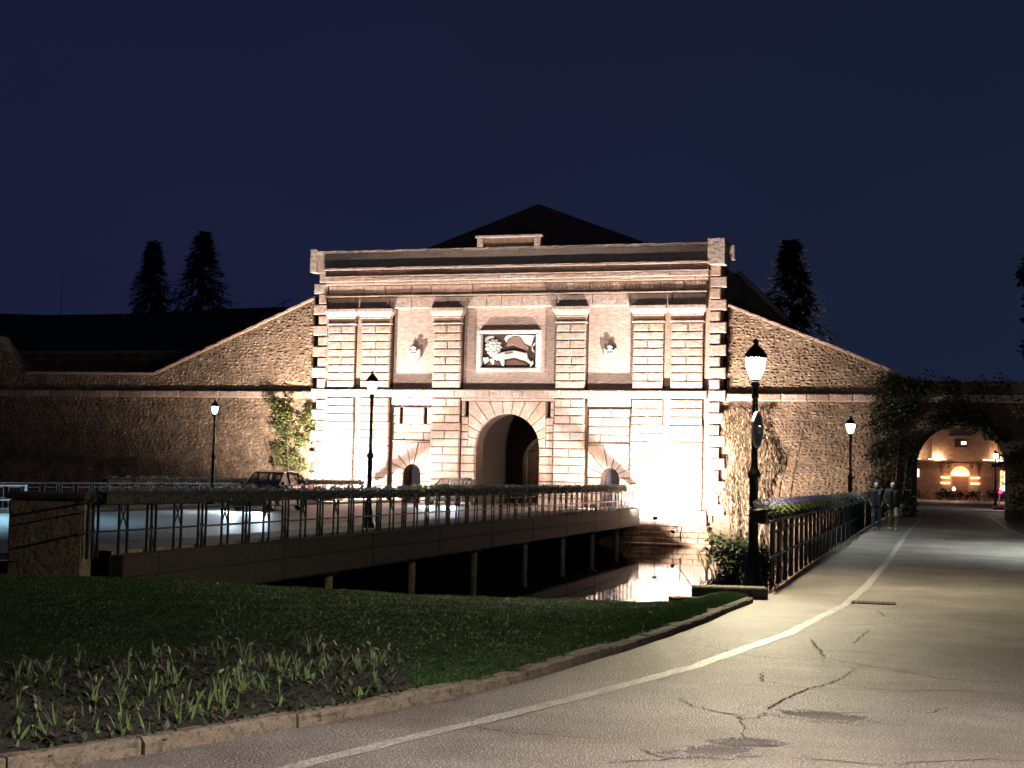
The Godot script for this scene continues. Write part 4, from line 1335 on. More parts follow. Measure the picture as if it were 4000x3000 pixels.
func lamps() -> void:
	var warm := Color(1.0, 0.86, 0.57)
	var white := Color(0.95, 0.97, 0.92)
	lamp_thing("black street lamp with a round sign on its post, at the railing's near end", gp(22.72, -0.05, 58.8), 3.95, 95.0, warm)
	lamp_thing("black street lamp on the bridge behind its moat side railing", gp(9.2, dh(42.5) + 0.12, 42.2), 4.5, 14.0, white)
	lamp_thing("black street lamp in front of the dim ivy-stained fortress wall", gp(-7.3, dh(21.1) + 0.12, 21.1), 4.7, 8.0, white)
	lamp_thing("slim black street lamp behind the railing in front of the lit wing wall", gp(21.25, 0.0, 25.9), 4.15, 19.0, white)
	# lamps out of the frame whose light the road shows
	lamp_thing("black street lamp at the roadside lighting the cracked asphalt", Vector3(3.3, 0.0, -4.6), 5.0, 340.0, Color(1.0, 0.85, 0.79), 72.0)
	lamp_thing("black street lamp on the far side of the street, right of the people", gp(31.0, 0.0, 40.0), 5.6, 460.0, Color(0.88, 0.97, 0.90), 70.0)
	lamp_thing("black street lamp by the far approach of the bridge", gp(-9.2, dh(48.0), 48.0), 6.0, 3600.0, Color(0.33, 0.72, 1.0), 72.0)
	# round traffic sign clamped to the first lamp, seen almost edge-on from behind
	var at := gp(22.72, 2.45, 58.8)
	var n := Vector3(-0.905, 0, -0.425).normalized()
	var b := Basis(n, Vector3.UP, n.cross(Vector3.UP))
	var t := thing("round_sign", "round traffic sign with white rim seen from behind on the lamp post", "sign", Transform3D(b, at + Vector3(0.02, 0, 0.13)))
	part(t, "disc", lathemesh([Vector2(0, -0.012), Vector2(0.27, -0.012), Vector2(0.27, 0.0), Vector2(0, 0.0)], 28, false), M.sign_grey, Transform3D(Basis(Vector3.BACK, -PI / 2), Vector3.ZERO))
	part(t, "rim", lathemesh([Vector2(0.265, -0.016), Vector2(0.29, -0.016), Vector2(0.29, 0.012), Vector2(0.265, 0.012), Vector2(0.265, -0.016)], 28, false), M.white_metal, Transform3D(Basis(Vector3.BACK, -PI / 2), Vector3.ZERO))
	bxp(t, "clamp", Vector3(-0.06, -0.06, -0.05), Vector3(-0.013, 0.06, 0.05), M.white_metal, 0.01)
	bxp(t, "stiffener", Vector3(-0.03, -0.22, -0.02), Vector3(-0.0135, 0.22, 0.02), M.sign_grey, 0.0)

func flood(label: String, pos: Vector3, aim: Vector3, energy: float, angle: float, col: Color, foot: float, soft := 0.6, flap_to := Vector3.ZERO) -> void:
	var d := (aim - pos).normalized()
	var t := thing("floodlight", label, "floodlight", G * Transform3D(Basis(), pos), "floodlights for the gate")
	var s := st0()
	tube(s, [Vector3(0, foot - pos.y, 0), Vector3(0, -0.12, 0)], [0.016, 0.014], 6)
	part(t, "post", fin(s), M.iron)
	var h := group_node(t, "head", Transform3D(Basis.looking_at(d, Vector3.UP), Vector3.ZERO))
	s = st0()
	box(s, Vector3(-0.12, -0.09, -0.02), Vector3(0.12, 0.09, 0.09), 0.02)
	part(h, "housing", fin(s), M.iron)
	part(h, "lamp_glass", boxmesh(Vector3(-0.105, -0.075, -0.032), Vector3(0.105, 0.075, -0.021)), M.flood_glass)
	if flap_to != Vector3.ZERO:
		# barn door that cuts the beam off at flap_to
		var f := flap_to - pos
		f.y = 0.0
		f = f.normalized()
		var side := Vector3(-f.z, 0, f.x)
		var fl := st0()
		var p0 := f * 0.34
		var p1 := f * 0.22 + side * 0.62
		face(fl, [p0 + Vector3(0, -0.5, 0), p1 + Vector3(0, -0.5, 0), p1 + Vector3(0, 0.75, 0), p0 + Vector3(-0.03, 0.75, 0)], side)
		part(t, "barn_door", fin(fl), M.iron)
	var l := SpotLight3D.new()
	l.name = "floodlight_beam"
	l.light_color = srgb(col)
	l.light_energy = energy
	l.spot_angle = angle
	l.spot_angle_attenuation = soft
	l.spot_range = 120.0
	l.spot_attenuation = 2.0
	l.light_size = 0.16
	l.shadow_enabled = true
	l.position = Vector3(0, 0, -0.05)
	h.add_child(l)

func floodlights() -> void:
	var c := Color(1.0, 0.875, 0.79)
	flood("small dark floodlight on a post in front of the plinth, aimed at the gate", Vector3(9.45, -0.3, 4.6), Vector3(8.0, 5.6, 0.0), 680.0, 61.0, c, -2.7, 0.6)
	flood("small dark floodlight low over the water, aimed at the wing wall", Vector3(10.5, -0.95, 5.0), Vector3(14.0, 3.6, 0.0), 440.0, 66.0, c, -2.7, 0.5, Vector3(19.7, 0, 0))
	flood("floodlight beyond the bridge, aimed at the gate", Vector3(-9.7, 0.1, 4.6), Vector3(-8.2, 5.6, 0.0), 680.0, 61.0, c, -2.7, 0.6)
	flood("floodlight beyond the bridge, aimed at the sloping wing wall", Vector3(-10.6, -0.3, 5.0), Vector3(-14.6, 7.6, 0.0), 340.0, 54.0, c, -2.7, 1.0)
	flood("small glowing floodlight on the bridge footway, aimed at the great arch", Vector3(7.3, 0.32, 9.4), Vector3(0.5, 5.0, 0.0), 230.0, 60.0, c, 0.1, 1.0)
	flood("floodlight on the far footway of the bridge, aimed at the great arch", Vector3(-7.4, 0.32, 9.4), Vector3(-0.5, 5.0, 0.0), 230.0, 60.0, c, 0.1, 1.0)
	# wall lantern in the yard behind the passage
	var y := thing("wall_lantern", "wall lantern in the yard behind the gate passage", "lantern", G * Transform3D(Basis(), Vector3(-1.3, 3.2, -10.6)))
	bxp(y, "bracket", Vector3(-1.4, 0.1, -0.03), Vector3(-0.05, 0.16, 0.03), M.iron, 0.0)
	part(y, "lamp_globe", lathemesh([Vector2(0, -0.1), Vector2(0.09, -0.05), Vector2(0.1, 0.02), Vector2(0.06, 0.1), Vector2(0, 0.11)], 10), M.lamp_white)
	var o := OmniLight3D.new()
	o.name = "wall_lantern_light"
	o.light_color = srgb(Color(1.0, 0.74, 0.46))
	o.light_energy = 1.6
	o.light_size = 0.08
	o.omni_range = 40.0
	o.omni_attenuation = 2.0
	o.shadow_enabled = true
	y.add_child(o)

func car_thing(label: String, pos: Vector3, paint: Material, energy: float, tall: float) -> void:
	# local axes: x forward, y up, z to the car's right; it drives along +b, out of the gate
	var xf := G * Transform3D(Basis(Vector3(0, 0, 1), Vector3.UP, Vector3(-1, 0, 0)), pos)
	var t := thing("car", label, "car", xf)
	var k := tall / 1.5
	var prof := PackedVector2Array([Vector2(2.0, 0.22), Vector2(2.06, 0.45), Vector2(2.0, 0.66), Vector2(1.72, 0.78), Vector2(0.98, 0.94), Vector2(0.2, 0.97 * k), Vector2(-1.5, 1.02 * k), Vector2(-1.92, 1.0 * k), Vector2(-2.06, 0.8), Vector2(-2.08, 0.5), Vector2(-2.0, 0.24), Vector2(-1.75, 0.2), Vector2(-1.68, 0.45), Vector2(-1.42, 0.62), Vector2(-1.15, 0.62), Vector2(-0.92, 0.45), Vector2(-0.86, 0.2), Vector2(0.9, 0.2), Vector2(0.96, 0.45), Vector2(1.18, 0.62), Vector2(1.45, 0.62), Vector2(1.7, 0.45), Vector2(1.76, 0.22)])
	var s := st0()
	prism(s, prof, 0.0, 0.87, 0.06)
	prism(s, prof, 0.0, -0.87, 0.06)
	part(t, "body", fin(s), paint)
	# roof and pillars
	var rf := PackedVector2Array([Vector2(0.12, 1.40 * k), Vector2(-0.5, 1.47 * k), Vector2(-1.25, 1.44 * k), Vector2(-1.62, 1.34 * k), Vector2(-1.6, 1.38 * k), Vector2(-1.25, 1.49 * k), Vector2(-0.5, 1.53 * k), Vector2(0.1, 1.46 * k)])
	s = st0()
	prism(s, rf, 0.0, 0.66, 0.015)
	prism(s, rf, 0.0, -0.66, 0.015)
	part(t, "roof", fin(s), paint)
	for z in [-1.0, 1.0]:
		for q in [[Vector2(1.0, 0.93), Vector2(0.1, 1.43 * k)], [Vector2(-0.25, 0.97 * k), Vector2(-0.3, 1.48 * k)], [Vector2(-1.2, 1.0 * k), Vector2(-1.3, 1.45 * k)], [Vector2(-1.9, 0.99 * k), Vector2(-1.6, 1.36 * k)]]:
			s = st0()
			tube(s, [Vector3(q[0].x, q[0].y, z * 0.80), Vector3(q[1].x, q[1].y, z * 0.65)], [0.05, 0.045], 6)
			part(t, "pillar", fin(s), paint)
		for q in [[0.86, -0.2, 0.06], [-0.3, -1.18, -0.34]]:
			s = st0()
			face(s, [Vector3(q[0], 0.96 * k, z * 0.80), Vector3(q[1], 0.99 * k, z * 0.80), Vector3(q[1] - 0.06, 1.44 * k, z * 0.655), Vector3(q[2], 1.44 * k, z * 0.655)], Vector3(0, 0, z))
			part(t, "side_window", fin(s), M.car_glass)
		for x in [1.32, -1.28]:
			var w := group_node(t, "wheel", Transform3D(Basis(Vector3.RIGHT, PI / 2 * z), Vector3(x, 0.31, z * 0.76)))
			part(w, "tyre", lathemesh([Vector2(0.2, -0.1), Vector2(0.29, -0.1), Vector2(0.31, -0.05), Vector2(0.31, 0.06), Vector2(0.29, 0.1), Vector2(0.2, 0.1)], 18), M.tyre)
			part(w, "rim", lathemesh([Vector2(0.2, 0.085), Vector2(0.12, 0.06), Vector2(0.0, 0.075)], 12, false), M.rim_metal)
		bxp(t, "mirror", Vector3(0.62, 0.98 * k, z * 0.95 - 0.09), Vector3(0.78, 1.10 * k, z * 0.95 + 0.09), paint, 0.03)
		bxp(t, "headlight", Vector3(1.8, 0.60, z * 0.735 - 0.155), Vector3(2.05, 0.74, z * 0.735 + 0.155), M.headlight_blue, 0.03)
		bxp(t, "tail_light", Vector3(-2.11, 0.76, z * 0.74 - 0.15), Vector3(-1.82, 1.0, z * 0.74 + 0.155), M.tail_red, 0.03)
		var l := SpotLight3D.new()
		l.name = "headlight_beam"
		l.light_color = srgb(Color(0.62, 0.84, 1.0))
		l.light_energy = energy
		l.spot_angle = 38.0
		l.spot_angle_attenuation = 1.0
		l.spot_range = 60.0
		l.spot_attenuation = 2.0
		l.light_size = 0.06
		l.shadow_enabled = true
		t.add_child(l)
		l.transform = Transform3D(Basis.looking_at(Vector3(1, -0.10, -0.06).normalized(), Vector3.UP), Vector3(2.12, 0.66, z * 0.66))
	for q in [[Vector2(1.0, 0.95), Vector2(0.12, 1.42 * k)], [Vector2(-1.93, 1.01 * k), Vector2(-1.62, 1.36 * k)]]:
		s = st0()
		face(s, [Vector3(q[0].x, q[0].y, -0.76), Vector3(q[0].x, q[0].y, 0.76), Vector3(q[1].x, q[1].y, 0.63), Vector3(q[1].x, q[1].y, -0.63)], Vector3(q[0].x, 1, 0))
		part(t, "windscreen" if q[0].x > 0 else "rear_window", fin(s), M.car_glass)
	bxp(t, "bumper_grille", Vector3(2.0, 0.3, -0.5), Vector3(2.072, 0.46, 0.5), M.black_plastic, 0.01)
	bxp(t, "number_plate", Vector3(2.06, 0.47, -0.25), Vector3(2.08, 0.56, 0.25), M.white_metal, 0.0)
	for x in [0.05, -0.75]:
		bxp(t, "seat", Vector3(x - 0.1, 0.75, -0.6), Vector3(x + 0.1, 1.12 * k, -0.12), M.black_plastic, 0.05)
		bxp(t, "seat", Vector3(x - 0.1, 0.75, 0.12), Vector3(x + 0.1, 1.12 * k, 0.6), M.black_plastic, 0.05)

func cars() -> void:
	car_thing("light hatchback with lit headlights leaving the gate arch", Vector3(-2.1, dh(3.5) + 0.004, 3.6), M.paint_silver, 40.0, 1.5)
	car_thing("dark blue car with headlights on, crossing the bridge before the dim wall", Vector3(-2.9, dh(24.0) + 0.004, 24.2), M.paint_navy, 60.0, 1.66)

# ------------------------------------------------------------------ lawn, flower bed, kerb
const CREST := [[-22.9, 13.9], [-17.6, -2.5], [-13.6, -14.6], [-8.8, -22.4], [-7.4, -22.6], [-6.1, -22.7], [-4.8, -22.4], [-2.6, -21.3], [-0.9, -20.6], [0.6, -20.15], [1.3, -20.0], [1.9, -20.0], [2.4, -20.4], [2.72, -21.3]]
const FOOT := [[-23.0, 13.9, -0.5], [-17.9, -3.0, -0.5], [-14.0, -15.0, -0.5], [-10.2, -29.0, -0.42], [-8.6, -30.0, -0.6], [-6.6, -30.0, -1.0], [-4.8, -28.5, -1.9], [-2.4, -25.5, -2.3], [-0.6, -24.0, -2.4], [0.9, -23.2, -2.5], [1.7, -22.8, -2.5], [2.2, -22.6, -2.6], [2.6, -22.4, -2.6], [2.9, -22.2, -2.6]]
var bed := PackedVector2Array([Vector2(-5.0, -5.25), Vector2(-2.66, -8.17), Vector2(-1.9, -9.1), Vector2(-0.83, -10.7), Vector2(-0.56, -11.2), Vector2(-0.75, -11.6), Vector2(-0.9, -12.7), Vector2(-1.3, -13.4), Vector2(-2.13, -13.3), Vector2(-2.92, -12.1), Vector2(-3.7, -11.3), Vector2(-7.6, -7.6)])
var hump := FastNoiseLite.new()

func lawn_point(i: int, f: float, t: float) -> Vector3:
	var k := kerb_line()
	var a := k[i].lerp(k[i + 1], f)
	var b := Vector2(CREST[i][0], CREST[i][1]).lerp(Vector2(CREST[i + 1][0], CREST[i + 1][1]), f)
	var p := a.lerp(b, t)
	var y := 0.07 + 0.06 * sin(PI * t) + 0.035 * hump.get_noise_2d(p.x * 40, p.y * 40) - 0.05 * t
	if Geometry2D.is_point_in_polygon(p, bed):
		y = -0.02
	return Vector3(p.x, y, p.y)

func lawn() -> void:
	hump.frequency = 0.02
	hump.seed = 5
	var s := st0(true)
	var nt := 26
	for i in 13:
		var nf := 14 if i == 2 else 4
		for fi in nf:
			var f0 := float(fi) / nf; var f1 := float(fi + 1) / nf
			for t in nt:
				face(s, [lawn_point(i, f0, float(t) / nt), lawn_point(i, f1, float(t) / nt), lawn_point(i, f1, float(t + 1) / nt), lawn_point(i, f0, float(t + 1) / nt)], Vector3.UP)
			var c0 := lawn_point(i, f0, 1.0); var c1 := lawn_point(i, f1, 1.0)
			var q0 := Vector3(FOOT[i][0], FOOT[i][2], FOOT[i][1]).lerp(Vector3(FOOT[i + 1][0], FOOT[i + 1][2], FOOT[i + 1][1]), f0)
			var q1 := Vector3(FOOT[i][0], FOOT[i][2], FOOT[i][1]).lerp(Vector3(FOOT[i + 1][0], FOOT[i + 1][2], FOOT[i + 1][1]), f1)
			face(s, [c0, c1, q1, q0], Vector3(0, 1, 0))
			var a0 := lawn_point(i, f0, 0.0); var a1 := lawn_point(i, f1, 0.0)
			face(s, [a0, a1, a1 * Vector3(1, 0, 1) + Vector3(0, -0.1, 0), a0 * Vector3(1, 0, 1) + Vector3(0, -0.1, 0)], Vector3(1, 0, 1))
	structure("lawn", fin(s), M.turf)
	# grass: tufts of five blades
	var g := st0(true)
	var r := RandomNumberGenerator.new()
	r.seed = 31
	for k in 6:
		var a := r.randf() * TAU
		var d := Vector3(cos(a), 0, sin(a))
		var base := d * r.randf_range(0.0, 0.022)
		var sd := Vector3(-d.z, 0, d.x) * 0.0028
		var hgt := r.randf_range(0.014, 0.03)
		var m := base + d * hgt * 0.25 + Vector3(0, hgt * 0.6, 0)
		var tip := base + d * hgt * 0.75 + Vector3(0, hgt, 0)
		face(g, [base - sd, base + sd, m + sd * 0.7, m - sd * 0.7], d)
		face(g, [m - sd * 0.7, m + sd * 0.7, tip], d)
	var tuft := fin(g)
	var xfs := []
	var cols := []
	while xfs.size() < 90000:
		var u := r.randf_range(2.2, 12.98)
		var i := int(u)
		var t := r.randf()
		t = t if r.randf() < 0.6 else sqrt(t)
		var p := lawn_point(i, u - i, t)
		if Geometry2D.is_point_in_polygon(Vector2(p.x, p.z), bed):
			continue
		if p.x < -9.0 and r.randf() < 0.6:
			continue
		var sc := r.randf_range(0.7, 1.35)
		xfs.append(Transform3D(Basis(Vector3.UP, r.randf() * TAU).scaled(Vector3(sc, sc * r.randf_range(0.7, 1.2), sc)), p))
		var v := r.randf_range(0.85, 1.15)
		cols.append(Color(0.028 * v, 0.085 * v, 0.011 * v) if r.randf() < 0.97 else Color(0.026 * v, 0.034 * v, 0.01 * v))
	many(self, "grass", tuft, M.grass_blade, xfs, cols)
	# kerb stones
	var k := kerb_line()
	var pts := []
	for i in range(1, 13):
		for j in 8:
			pts.append(k[i].lerp(k[i + 1], j / 8.0))
	pts.append(k[13])
	var run := 0.0
	var start := 0
	var want := 1.0
	for i in range(1, pts.size()):
		run += (pts[i] - pts[i - 1]).length()
		if run > want or i == pts.size() - 1:
			var a: Vector2 = pts[start]; var b: Vector2 = pts[i]
			var d := b - a
			var far := a.y < -13.5
			var wd := 0.13 if not far else 0.18
			var hh := 0.088 + rr(-0.01, 0.01)
			var st := thing("kerb_stone", "weathered kerb stone in the curved row edging the lawn", "kerb stone", Transform3D(Basis(Vector3.UP, -d.angle() + rr(-0.012, 0.012)), Vector3((a.x + b.x) / 2, 0.0, (a.y + b.y) / 2)), "kerb stones round the lawn")
			part(st, "stone", kerb_mesh(d.length() - 0.012, wd, hh), M.kerb)
			start = i
			run = 0.0
			want = rr(0.85, 1.15) if not far else rr(1.1, 1.5)

func kerb_mesh(l: float, w: float, h: float) -> ArrayMesh:
	# a long stone with a worn, uneven upper edge; x along the kerb, the road on +z side
	var s := st0()
	var n := 8
	var prev := []
	for i in n + 1:
		var x := lerpf(-l / 2, l / 2, float(i) / n)
		var c := rr(0.008, 0.03)
		var j := rr(-0.006, 0.006)
		var ring := [Vector3(x, -0.1, w / 2 + j), Vector3(x, h - c, w / 2 + j), Vector3(x, h + j, w / 2 - c), Vector3(x, h + rr(-0.005, 0.005), -w / 2 + 0.015), Vector3(x, h - 0.02, -w / 2), Vector3(x, -0.1, -w / 2)]
		if i > 0:
			for q in 5:
				face(s, [prev[q], ring[q], ring[q + 1], prev[q + 1]], [Vector3(0, 0, 1), Vector3(0, 1, 1), Vector3.UP, Vector3(0, 1, -1), Vector3(0, 0, -1)][q])
		if i == 0 or i == n:
			face(s, ring.duplicate(), Vector3(-1 if i == 0 else 1, 0, 0))
		prev = ring
	return fin(s)

const SHOOTS := [-2.82,-8.72,-2.62,-8.71,-2.64,-8.90,-2.75,-8.65,-2.56,-9.25,-2.98,-10.89,-2.86,-10.73,-2.59,-9.75,-2.50,-9.39,-2.32,-8.91,-2.05,-8.94,-2.30,-9.75,-2.30,-10.21,-2.56,-10.33,-2.51,-10.23,-2.10,-9.45,-2.10,-9.64,-2.09,-9.88,-1.97,-9.66,-1.97,-9.85,-1.89,-9.72,-2.23,-11.08,-2.29,-10.83,-2.40,-11.05,-2.38,-11.86,-2.35,-12.16,-2.31,-12.48,-2.86,-11.99,-2.97,-12.19,-2.78,-12.23,-2.89,-11.35,-1.82,-10.02,-1.74,-9.79,-1.98,-10.94,-1.79,-10.39,-1.76,-10.45,-1.81,-10.91,-3.31,-10.77,-3.38,-10.76,-2.66,-8.51,-2.56,-9.08,-2.57,-8.83,-1.50,-10.93,-1.35,-10.96,-1.43,-11.22,-1.55,-11.48,-1.65,-11.32,-1.67,-10.46,-1.76,-10.51,-1.71,-11.03,-1.21,-11.05,-1.23,-10.85,-1.35,-11.67,-0.99,-10.89,-1.04,-11.95,-0.99,-11.96,-0.85,-11.53,-0.91,-11.10,-1.09,-11.71,-1.25,-11.84,-1.19,-11.77,-1.18,-12.17,-1.53,-12.70,-1.80,-13.31,-1.60,-13.25,-1.79,-11.74,-1.84,-11.65,-1.91,-12.72,-1.69,-11.91,-1.48,-10.20]

func soil_height(x: float, z: float) -> float:
	var k := kerb_line()
	var d := 9.0
	for i in range(1, 9):
		d = minf(d, Geometry2D.get_closest_point_to_segment(Vector2(x, z), k[i], k[i + 1]).distance_to(Vector2(x, z)))
	return 0.05 + 0.08 * smoothstep(0.05, 0.9, d) + 0.028 * hump.get_noise_2d(x * 160, z * 160) + 0.02 * hump.get_noise_2d(x * 60 + 90, z * 60)

func blade_mesh(l: float, w: float, lean: float, curl: float) -> ArrayMesh:
	var s := st0(true)
	var n := 6
	var pl := Vector3.ZERO; var pm := Vector3.ZERO; var pr := Vector3.ZERO
	for i in n + 1:
		var t := float(i) / n
		var ww := w * (0.55 + 0.9 * t - 1.45 * t * t * t) * 0.5
		var c := Vector3(lean * t + curl * t * t * t, l * (t - 0.25 * absf(curl) / l * t * t * t), 0)
		var nl := c + Vector3(0, 0, -ww); var nr := c + Vector3(0, 0, ww)
		var nm := c + Vector3(ww * 0.5, 0, 0)
		if i > 0:
			face(s, [pl, pm, nm, nl], Vector3(1, 0, -1))
			face(s, [pm, pr, nr, nm], Vector3(1, 0, 1))
		pl = nl; pm = nm; pr = nr
	return fin(s)

func flower_bed() -> void:
	var s := st0(true)
	var st := 0.12
	var lo := Vector2(-7.7, -13.5)
	for i in 60:
		for j in 73:
			var c := lo + Vector2(i + 0.5, j + 0.5) * st
			if Geometry2D.is_point_in_polygon(c, bed):
				var q := []
				for d in [Vector2(0, 0), Vector2(1, 0), Vector2(1, 1), Vector2(0, 1)]:
					var p: Vector2 = lo + (Vector2(i, j) + d) * st
					q.append(Vector3(p.x, soil_height(p.x, p.y) + 0.02, p.y))
				face(s, q, Vector3.UP)
	structure("flower_bed_soil", fin(s), M.soil)
	# fallen leaves and crumbs of earth
	var r := RandomNumberGenerator.new()
	r.seed = 61
	var lf := leaf_mesh(0.05, 0.026, 0.015)
	var xfs := []
	var cols := []
	while xfs.size() < 5200:
		var p := Vector2(r.randf_range(-6.5, -0.6), r.randf_range(-13.4, -6.0))
		if not Geometry2D.is_point_in_polygon(p, bed):
			continue
		var bs := Basis(Vector3.UP, r.randf() * TAU) * Basis(Vector3.RIGHT, r.randf_range(0.5, 1.7)) * Basis.from_scale(Vector3.ONE * r.randf_range(0.4, 1.25))
		xfs.append(Transform3D(bs, Vector3(p.x, soil_height(p.x, p.y) + 0.03, p.y)))
		var v := r.randf_range(0.5, 1.2)
		cols.append([Color(0.05, 0.03, 0.02), Color(0.10, 0.055, 0.035), Color(0.025, 0.03, 0.014), Color(0.075, 0.06, 0.05)][r.randi() % 4] * v)
	for i in cols.size():
		cols[i].a = 1.0
	var litter := many(self, "leaf_litter", lf, M.leaf_tint, xfs, cols)
	litter.set_meta("label", "brown fallen leaves on the dark soil of the flower bed")
	litter.set_meta("category", "leaf litter")
	# low weeds and seedlings between the bulbs
	xfs = []
	cols = []
	while xfs.size() < 3600:
		var p := Vector2(r.randf_range(-6.0, -0.6), r.randf_range(-13.4, -6.4))
		if not Geometry2D.is_point_in_polygon(p, bed):
			continue
		if hump.get_noise_2d(p.x * 220 + 33, p.y * 220) < -0.05:
			continue
		var bs := Basis(Vector3.UP, r.randf() * TAU) * Basis(Vector3.RIGHT, r.randf_range(0.1, 1.1)) * Basis.from_scale(Vector3.ONE * r.randf_range(0.5, 1.5))
		xfs.append(Transform3D(bs, Vector3(p.x, soil_height(p.x, p.y) + 0.02, p.y)))
		var v := r.randf_range(0.5, 1.2)
		cols.append(Color(0.03 * v, 0.06 * v, 0.014 * v))
	var cover := many(self, "ground_cover", lf, M.leaf_tint, xfs, cols)
	cover.set_meta("label", "small dark green weeds between the bulb plants")
	cover.set_meta("category", "weeds")
	# young bulb plants: six kinds, each leaf a part
	rng.seed = 88
	var words := ["young tulip plant with two broad leaves", "slender shoot with upright narrow leaves", "narcissus with a nodding pale bud", "clump of many narrow green blades", "short shoot with one curled leaf", "tulip plant with a closed pale bud"]
	var proto := []
	for k in 6:
		var t := thing("bulb_plant", words[k] + " in the flower bed", "plant", I, "young bulb plants in the flower bed")
		var n: int = [2, 3, 3, 6, 2, 3][k]
		for i in n:
			var a := TAU * i / n + rr(-0.5, 0.5)
			var l: float = [0.17, 0.19, 0.2, 0.22, 0.11, 0.16][k] * rr(0.75, 1.15)
			var w: float = [0.05, 0.02, 0.017, 0.014, 0.035, 0.045][k]
			part(t, "leaf", blade_mesh(l, w, rr(0.02, 0.07), rr(0.0, 0.06)), M.shoot if k != 4 else M.shoot_pale, Transform3D(Basis(Vector3.UP, a), Vector3(cos(a) * 0.006, -0.02, -sin(a) * 0.006)))
		if k == 2 or k == 5:
			var s2 := st0(true)
			var top := Vector3(0.03, 0.22, 0.0)
			tube(s2, [Vector3(0, -0.02, 0), Vector3(0.004, 0.1, 0), top], [0.005, 0.0045, 0.004], 6)
			part(t, "stalk", fin(s2), M.shoot)
			var bud := [Vector2(0.0, -0.035), Vector2(0.011, -0.02), Vector2(0.014, 0.0), Vector2(0.009, 0.025), Vector2(0.0, 0.038)]
			part(t, "bud", lathemesh(bud, 8), M.shoot_pale, Transform3D(Basis(Vector3.BACK, -0.2 if k == 5 else -1.1), top + (Vector3(0, 0.03, 0) if k == 5 else Vector3(0.02, 0.005, 0))))
		proto.append(t)
	var firsts := [true, true, true, true, true, true]
	var spots := []
	for i in range(0, SHOOTS.size(), 2):
		spots.append(Vector2(SHOOTS[i], SHOOTS[i + 1]))
	r.seed = 17
	while spots.size() < 230:
		var near: Vector2 = spots[r.randi() % 70]
		var p := near + Vector2(r.randfn(0.0, 0.22), r.randfn(0.0, 0.28))
		if Geometry2D.is_point_in_polygon(p, bed) and Geometry2D.is_point_in_polygon(p + Vector2(0.1, 0.12), bed):
			spots.append(p)
	for p in spots:
		var k: int = [0, 1, 1, 2, 3, 0, 4, 5, 1, 0][r.randi() % 10]
		var sc := r.randf_range(0.28, 0.74)
		var xf := Transform3D(Basis(Vector3.UP, r.randf() * TAU) * Basis(Vector3.RIGHT, r.randf_range(-0.38, 0.38)) * Basis.from_scale(Vector3(sc, sc * r.randf_range(0.8, 1.25), sc)), Vector3(p.x, soil_height(p.x, p.y) + 0.02, p.y))
		if firsts[k]:
			firsts[k] = false
			proto[k].transform = xf
		else:
			copy_thing(proto[k], "bulb_plant", xf)

# ------------------------------------------------------------------ markings, cracks, drain, slab
func ribbon(pts: Array, w: float, y: float, jag := 0.0, taper := false) -> ArrayMesh:
	var s := st0()
	var pl := Vector3.ZERO
	var pr := Vector3.ZERO
	for i in pts.size():
		var d: Vector2 = (pts[mini(i + 1, pts.size() - 1)] - pts[maxi(i - 1, 0)]).normalized()
		var n := Vector2(-d.y, d.x)
		var k := 1.0
		if taper:
			k = 0.35 + 0.65 * sin(PI * (i + 0.5) / pts.size())
		var l: Vector2 = pts[i] + n * (w * 0.5 * k + rr(-jag, jag))
		var r: Vector2 = pts[i] - n * (w * 0.5 * k + rr(-jag, jag))
		if i > 0:
			face(s, [pl, pr, Vector3(r.x, y, r.y), Vector3(l.x, y, l.y)], Vector3.UP)
		pl = Vector3(l.x, y, l.y)
		pr = Vector3(r.x, y, r.y)
	return fin(s)

func dense(pts: Array, step: float, wob: float) -> Array:
	var o := []
	for i in pts.size() - 1:
		var a: Vector2 = pts[i]; var b: Vector2 = pts[i + 1]
		var n := maxi(1, int((b - a).length() / step))
		for j in n:
			o.append(a.lerp(b, float(j) / n) + Vector2(rr(-wob, wob), rr(-wob, wob)))
	o.append(pts[-1])
	return o

